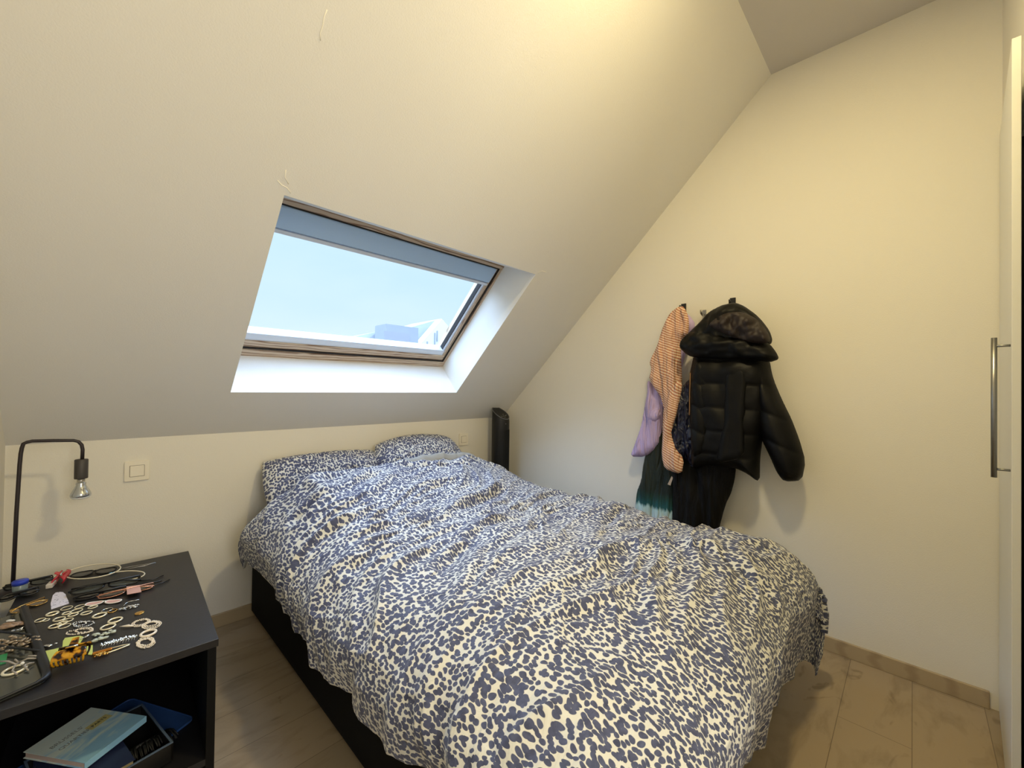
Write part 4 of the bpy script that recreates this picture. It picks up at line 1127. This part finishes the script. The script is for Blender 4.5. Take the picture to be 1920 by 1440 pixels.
# red hair clip with white cable-like piece
t = claw('claw_clip', 108, 1099, 122, 1081, .030, 'red claw hair clip near the back edge of the dresser', red)
b = NB(); box(b, (-.020, -.0085, 0), (.020, .0085, .014)); o = obj('lighter', b, mat('silver_white_plastic', (214, 206, 196), .3, var=.05), None, bevel=.002)
c, a, ln = seg2(88, 1108, 103, 1092); o.location = (c.x, c.y, TZ + .0008); o.rotation_euler = (0, 0, a); tag(o, 'small silver-white lighter lying against the red claw clip', 'lighter')
b = NB(); box(b, (-.008, -.007, 0), (.008, .007, .010)); o = obj('charger_plug', b, white_pl, None, bevel=.0015)
c = onT(99, 1086.5); o.location = (c.x, c.y, TZ + .0008); o.rotation_euler = (0, 0, .2); tag(o, 'small white plug tip at the back beside the red claw clip', 'plug')

# jar with blue lid
c = at(38, 1090, 1, 2.165); jr = .018; jh = max(.02, c.z - TZ - .009)
t = thing('jar', 'small glass jar with bright blue lid in front of the lamp pole', 'jar', (c.x, c.y, TZ + .0005))
b = NB(); lathe(b, [(0, 0), (jr*.92, 0), (jr, .004), (jr, jh - .002), (jr*.9, jh)], n=32); obj('jar_glass', b, mat('grey_glass', (150, 165, 168), .12, trans=.4), t, True)
b = NB(); lathe(b, [(jr*.9, jh), (jr*1.08, jh), (jr*1.08, jh + .010), (jr*1.02, jh + .012), (0, jh + .012)], n=40); obj('lid', b, mat('bright_blue_plastic', (42, 66, 186), .35, var=.03), t, True)

# glasses
def glasses(u0, v0, u1, v1, label, mf, ml, asp=.36, dz=.004, tilt=.35, temples=True, tw=.0022, spread=0.0, open_t=False, templ_len=1.0, flip=1, catg='sunglasses', name='sunglasses'):
    t = thing(name, label, catg, (0, 0, 0)); c, a, ln = seg2(u0, v0, u1, v1)
    t.location = (c.x, c.y, TZ + dz); t.rotation_euler = (tilt, 0, a)
    lw = ln*.46; lh = lw*asp*2
    bm = NB()
    for s_ in (-1, 1):
        cx = s_*ln*.265
        pts = [(cx + lw/2*math.copysign(abs(math.cos(q))**.8, math.cos(q)), lh/2*math.copysign(abs(math.sin(q))**.75, math.sin(q)) - .002*math.cos(q)*s_, .002*abs(math.cos(q))) for q in [2*PI*k/28 for k in range(28)]]
        tube(bm, pts, tw, 8, closed=True)
        lb = NB(); vs = [lb.verts.new((x, y, z)) for x, y, z in pts]; vs2 = [lb.verts.new((x, y, z - .0012)) for x, y, z in pts]
        lb.faces.new(vs); lb.faces.new(vs2[::-1])
        for i in range(28): lb.faces.new((vs[i], vs2[i], vs2[(i+1) % 28], vs[(i+1) % 28]))
        obj('lens', lb, ml, t)
    tube(bm, [(-ln*.045, lh*.15, .001), (0, lh*.26, .003), (ln*.045, lh*.15, .001)], tw, 8)
    obj('frame', bm, mf, t, True)
    if temples:
        for s_ in (-1, 1):
            bm = NB()
            if open_t:
                tube(bm, [(s_*ln*.5, lh*.25, .002), (s_*ln*.51, lh*.3 + .03, -.004), (s_*ln*.50, lh*.3 + .10*templ_len, -.010)], [tw*1.2, tw, tw*.8], 8)
            else:
                zz = .006 + (.004 if s_ > 0 else 0)
                tube(bm, [(s_*ln*.5, lh*.25, .002), (s_*ln*.49, lh*.22, zz), (-s_*ln*.25, lh*.10, zz), (-s_*ln*.52*templ_len, -lh*.25, zz - .002)], [tw*1.1, tw*1.1, tw, tw*1.4], 8, flat=.7)
            obj('temple', bm, mf, t, True)
    return t
glasses(8, 1112, 98, 1094, 'black sunglasses with pale grey lenses on the back left pile', black_pl, grey_lens, .34, .016, .25, tw=.0026)
glasses(-6, 1132, 72, 1112, 'black wide sunglasses lying over the left pile next to the card', black_pl, dark_lens, .40, .010, .15, tw=.003)
glasses(20, 1152, 86, 1128, 'gold-framed brown aviator glasses under the left pile beside the mirror', gold, brown_lens, .42, .004, .1, tw=.0013, name='glasses')
glasses(134, 1082, 218, 1070, 'black round sunglasses inside the cream headband hoop at the back edge', black_soft, dark_lens, .34, .005, .12, temples=False, tw=.0024)
glasses(132, 1117, 262, 1092, 'large black and grey sunglasses on the middle pile of the dresser', black_pl, grey_lens, .23, .012, .35, tw=.0030, templ_len=1.0)
glasses(140, 1126, 236, 1108, 'black narrow sunglasses at the bottom of the middle pile', black_pl, dark_lens, .26, .005, .15, tw=.0026)
glasses(184, 1124, 288, 1102, 'rose-gold rimmed sunglasses with pink lens at the right of the middle pile', rose, dark_lens, .22, .006, .12, tw=.0015, temples=True)
glasses(161, 1135, 228, 1128, 'white-rimmed glasses with rose lenses in front of the rose-gold pair', white_pl, pink_lens, .24, .003, .05, tw=.0016, temples=False, name='glasses', catg='glasses')
for pts, lab in (([(250, 1093), (270, 1090), (290, 1088), (306, 1080)], 'thin black hairpin rod pointing right, upper of three by the headband'),
                 ([(252, 1101), (275, 1095), (303, 1091)], 'flat grey-black hair slide pointing right, middle of three by the headband'),
                 ([(250, 1108), (280, 1101), (303, 1096), (318, 1088)], 'long curved black hairpin pointing right, lowest of three by the headband')):
    chain('hairpin', pts, .0022, lab, 'hairpin', black_pl)
flat_card('pink_tag', [(238, 1122), (237, 1107), (262, 1104), (265, 1117)], .0012, 'small pink paper tag lying over the rose-gold sunglasses', 'tag', pink_lens, .012)
def hoopband(cu, cv, ru, rv, sh, lab, k0=0, k1=40):
    pts = [onT(cu + ru*math.cos(2*PI*k/40), cv + rv*math.sin(2*PI*k/40) - sh*ru*math.cos(2*PI*k/40)) for k in range(k0, k1)]
    c = onT(cu, cv); bm = NB(); tube(bm, [p_ - c + Vector((0, 0, .003 + .012)) for p_ in pts], .0021, 8, closed=(k1 - k0 == 40))
    o = obj('headband', bm, mat('cream_plastic', (222, 212, 186), .3, var=.02), None, True); o.location = (c.x, c.y, TZ + .0003); tag(o, lab, 'headband')
hoopband(174, 1079, 52, 12.5, .14, 'cream thin headband hoop around the black round sunglasses')
hoopband(229, 1088, 42, 9, .10, 'cream thin open headband arc over the middle sunglasses pile', -12, 8)
# turquoise bit
nugget('gem', 208, 1077, 216, 1075, .003, 3, .0055, 'small light blue gem inside the cream headband hoop', 'gem', mat('turquoise', (120, 180, 220), .3), .002)

# ------------------------------------------------------------------ table mirror lying at the front left
mk = [onT(*q) for q in ((44, 1148), (92, 1278), (-60, 1345), (-110, 1200))]
mir = thing('table_mirror', 'black framed rounded mirror lying flat at the front left of the dresser, heaped with jewellery', 'mirror', (mk[1].x, mk[1].y, TZ + .0005))
def ml_(p_): return p_ - Vector((mk[1].x, mk[1].y, TZ))
edge = (mk[0] - mk[1]).normalized(); e_b = (mk[2] - mk[1]).normalized()
LE = (mk[0] - mk[1]).length
# clamp to the dresser top
LB = min((mk[2] - mk[1]).length, .24)
def mp_(a_, b__, z=0): 
    q = edge*a_ + e_b*b__; return Vector((q.x, q.y, z))
rad = .022
path = [mp_(LE, 0, .012), mp_(LE*.6, 0, .011), mp_(rad*1.6, 0, .010), mp_(rad*.7, rad*.10, .009), mp_(rad*.25, rad*.38, .009), mp_(rad*.03, rad, .009), mp_(0, LB*.5, .009), mp_(0, LB, .009)]
b = NB(); tube(b, path, [.0095, .0095, .0090, .0085, .006, .004, .0035, .0035], 10); obj('frame', b, black_soft, mir, True)
b = NB()
poly = [mp_(LE, .004), mp_(rad*1.5, .002), mp_(rad*.55, rad*.2), mp_(rad*.15, rad*.6), mp_(.002, rad*1.4), mp_(.002, LB), mp_(LE, LB)]
area = sum(poly[i].x*poly[(i+1) % 7].y - poly[(i+1) % 7].x*poly[i].y for i in range(7))
if area < 0: poly = poly[::-1]
prism(b, [(q.x, q.y) for q in poly], .0005, .004)
mirror_m = mat('dark_mirror_glass', (84, 86, 80), .12, metal=.55, var=.03)
obj('mirror_glass', b, mirror_m, mir)
# jewellery on the mirror
HB = TZ
def lift(o, dz): o.location.z += dz; return o
lift(nugget('brooch', 2, 1181, 42, 1176, .016, 22, .0075, 'brown and white shell brooch on the upper part of the mirror', 'brooch', mat('brown_shell', (156, 128, 104), .3, var=.35, vscale=80), .003), .0045)
lift(nugget('white_stone_earring', 14, 1176, 24, 1175, .002, 2, .0065, 'round white stone set on the brown shell brooch', 'earring', white_pl, .001), .014)
lift(nugget('silver_chain', 22, 1190, 44, 1183, .004, 20, .003, 'bright silver chain heap right of the shell brooch on the mirror', 'necklace', silver, .003), .006)
lift(nugget('jewellery_heap', -6, 1212, 66, 1216, .030, 90, .0052, 'tangled heap of dull champagne necklaces across the middle of the mirror', 'necklaces', mat('champagne_metal', (170, 150, 124), .3, metal=.6, var=.35, vscale=120), .012), .0045)
for pts, lab in (([(-8, 1195), (15, 1198), (35, 1200), (58, 1204)], 'dark metal chain running across the mirror, upper of two'),
                 ([(-8, 1222), (20, 1227), (45, 1230), (74, 1234)], 'dark metal chain running across the mirror, lower of two')):
    lift(chain('necklace', pts, .0032, lab, 'necklace', black_soft), .014)
lift(flat_card('green_leaf', [(-8, 1236), (14, 1230), (11, 1247), (-8, 1253)], .003, 'green enamel leaf at the left edge of the picture on the mirror', 'brooch', mat('green_enamel', (30, 128, 72), .3)), .0045)
o = hoop(27, 1262, 40, 'pale gold bangle lying at the front of the mirror', pgold, .0030, name='bangle', cat='bangle', open_=True); o.location.z += .0045
# clear plastic claw
t = thing('clear_hair_clip', 'smoky clear spidery hair clip lying at the front of the mirror', 'hair clip', (0, 0, 0)); c, a, ln = seg2(26, 1272, 72, 1240)
t.location = (c.x, c.y, TZ + .005); t.rotation_euler = (0, 0, a)
b = NB()
for pts in ([(-.5, -.10, .004), (-.30, .22, .006), (-.1, .30, .012), (.12, .36, .010)], [(-.3, -.30, .003), (-.08, .02, .008), (.05, -.04, .008), (.16, -.12, .005)], [(.12, .36, .010), (.30, .20, .012), (.42, .05, .006), (.52, -.05, .004)], [(.1, .36, .012), (.14, .50, .018), (.18, .55, .012)], [(.42, .30, .014), (.50, .12, .010), (.52, -.02, .006)], [(-.05, .30, .012), (.0, .6, .02), (.10, .95, .018)]):
    tube(b, [(x*ln, y*ln, z) for x, y, z in pts], .0020, 8)
obj('clip_arms', b, clearp, t, True)
b = NB(); ball(b, (.05*ln, .18*ln, .010), .004, sub=2); obj('stud', b, white_pl, t, True)

# ------------------------------------------------------------------ light
w = bpy.data.worlds.new('sky'); sc.world = w; w.use_nodes = True
N = w.node_tree.nodes; L = w.node_tree.links; bg = N['Background']
tc = N.new('ShaderNodeTexCoord'); sx = N.new('ShaderNodeSeparateXYZ'); L.new(tc.outputs['Generated'], sx.inputs[0])
r = ramp(N, [(0, (.45, .50, .55)), (.02, (.66, .75, .80)), (.22, (.56, .70, .82)), (.42, (.58, .72, .86)), (.58, (5.9, 7.7, 11.0)), (.80, (5.9, 7.7, 11.0)), (1, (2.2, 3.0, 4.6))]); L.new(sx.outputs['Z'], r.inputs[0])
SKYGAIN = 1.0
mpn = N.new('ShaderNodeMapping'); mpn.inputs['Scale'].default_value = (2, 2, 5); L.new(tc.outputs['Generated'], mpn.inputs[0])
cn = N.new('ShaderNodeTexNoise'); cn.inputs['Scale'].default_value = 2; cn.inputs['Detail'].default_value = 3; L.new(mpn.outputs[0], cn.inputs['Vector'])
cr_ = ramp(N, [(.3, (.90, .95, .99)), (.7, (1.0, 1.0, 1.0))]); L.new(cn.outputs['Fac'], cr_.inputs[0])
mm = N.new('ShaderNodeMix'); mm.data_type = 'RGBA'; mm.blend_type = 'MULTIPLY'; mm.inputs[0].default_value = 1
L.new(r.outputs[0], mm.inputs[6]); L.new(cr_.outputs[0], mm.inputs[7]); L.new(mm.outputs[2], bg.inputs['Color'])
bg.inputs['Strength'].default_value = SKYGAIN
# warm ceiling downlight just above the frame
dlg = bpy.data.lights.new('ceiling_downlight', 'AREA'); dlg.shape = 'DISK'; dlg.size = .16; dlg.energy = 16; dlg.color = (1.0, .80, .40)
do = bpy.data.objects.new('ceiling_downlight', dlg); COL.objects.link(do); do.location = (1.02, .22, ZC - .02)
# fill light added in the unseen hall behind the camera, entering by the doorway
hl = bpy.data.lights.new('hall_fill_light', 'AREA'); hl.shape = 'RECTANGLE'; hl.size = .8; hl.size_y = 1.2; hl.energy = 16; hl.color = (1.0, .95, .85)
ho_ = bpy.data.objects.new('hall_fill_light', hl); COL.objects.link(ho_); ho_.location = (.35, YB - .97, 1.45); ho_.rotation_euler = (R_(90), 0, 0)

sc.view_settings.view_transform = 'Standard'; sc.view_settings.look = 'None'; sc.view_settings.exposure = 0.46; sc.view_settings.gamma = 1.0
sc.view_settings.use_curve_mapping = False
sc.cycles.max_bounces = 10; sc.cycles.diffuse_bounces = 7; sc.cycles.transparent_max_bounces = 12
sc.cycles.sample_clamp_indirect = 6
sc.cycles.use_denoising = True
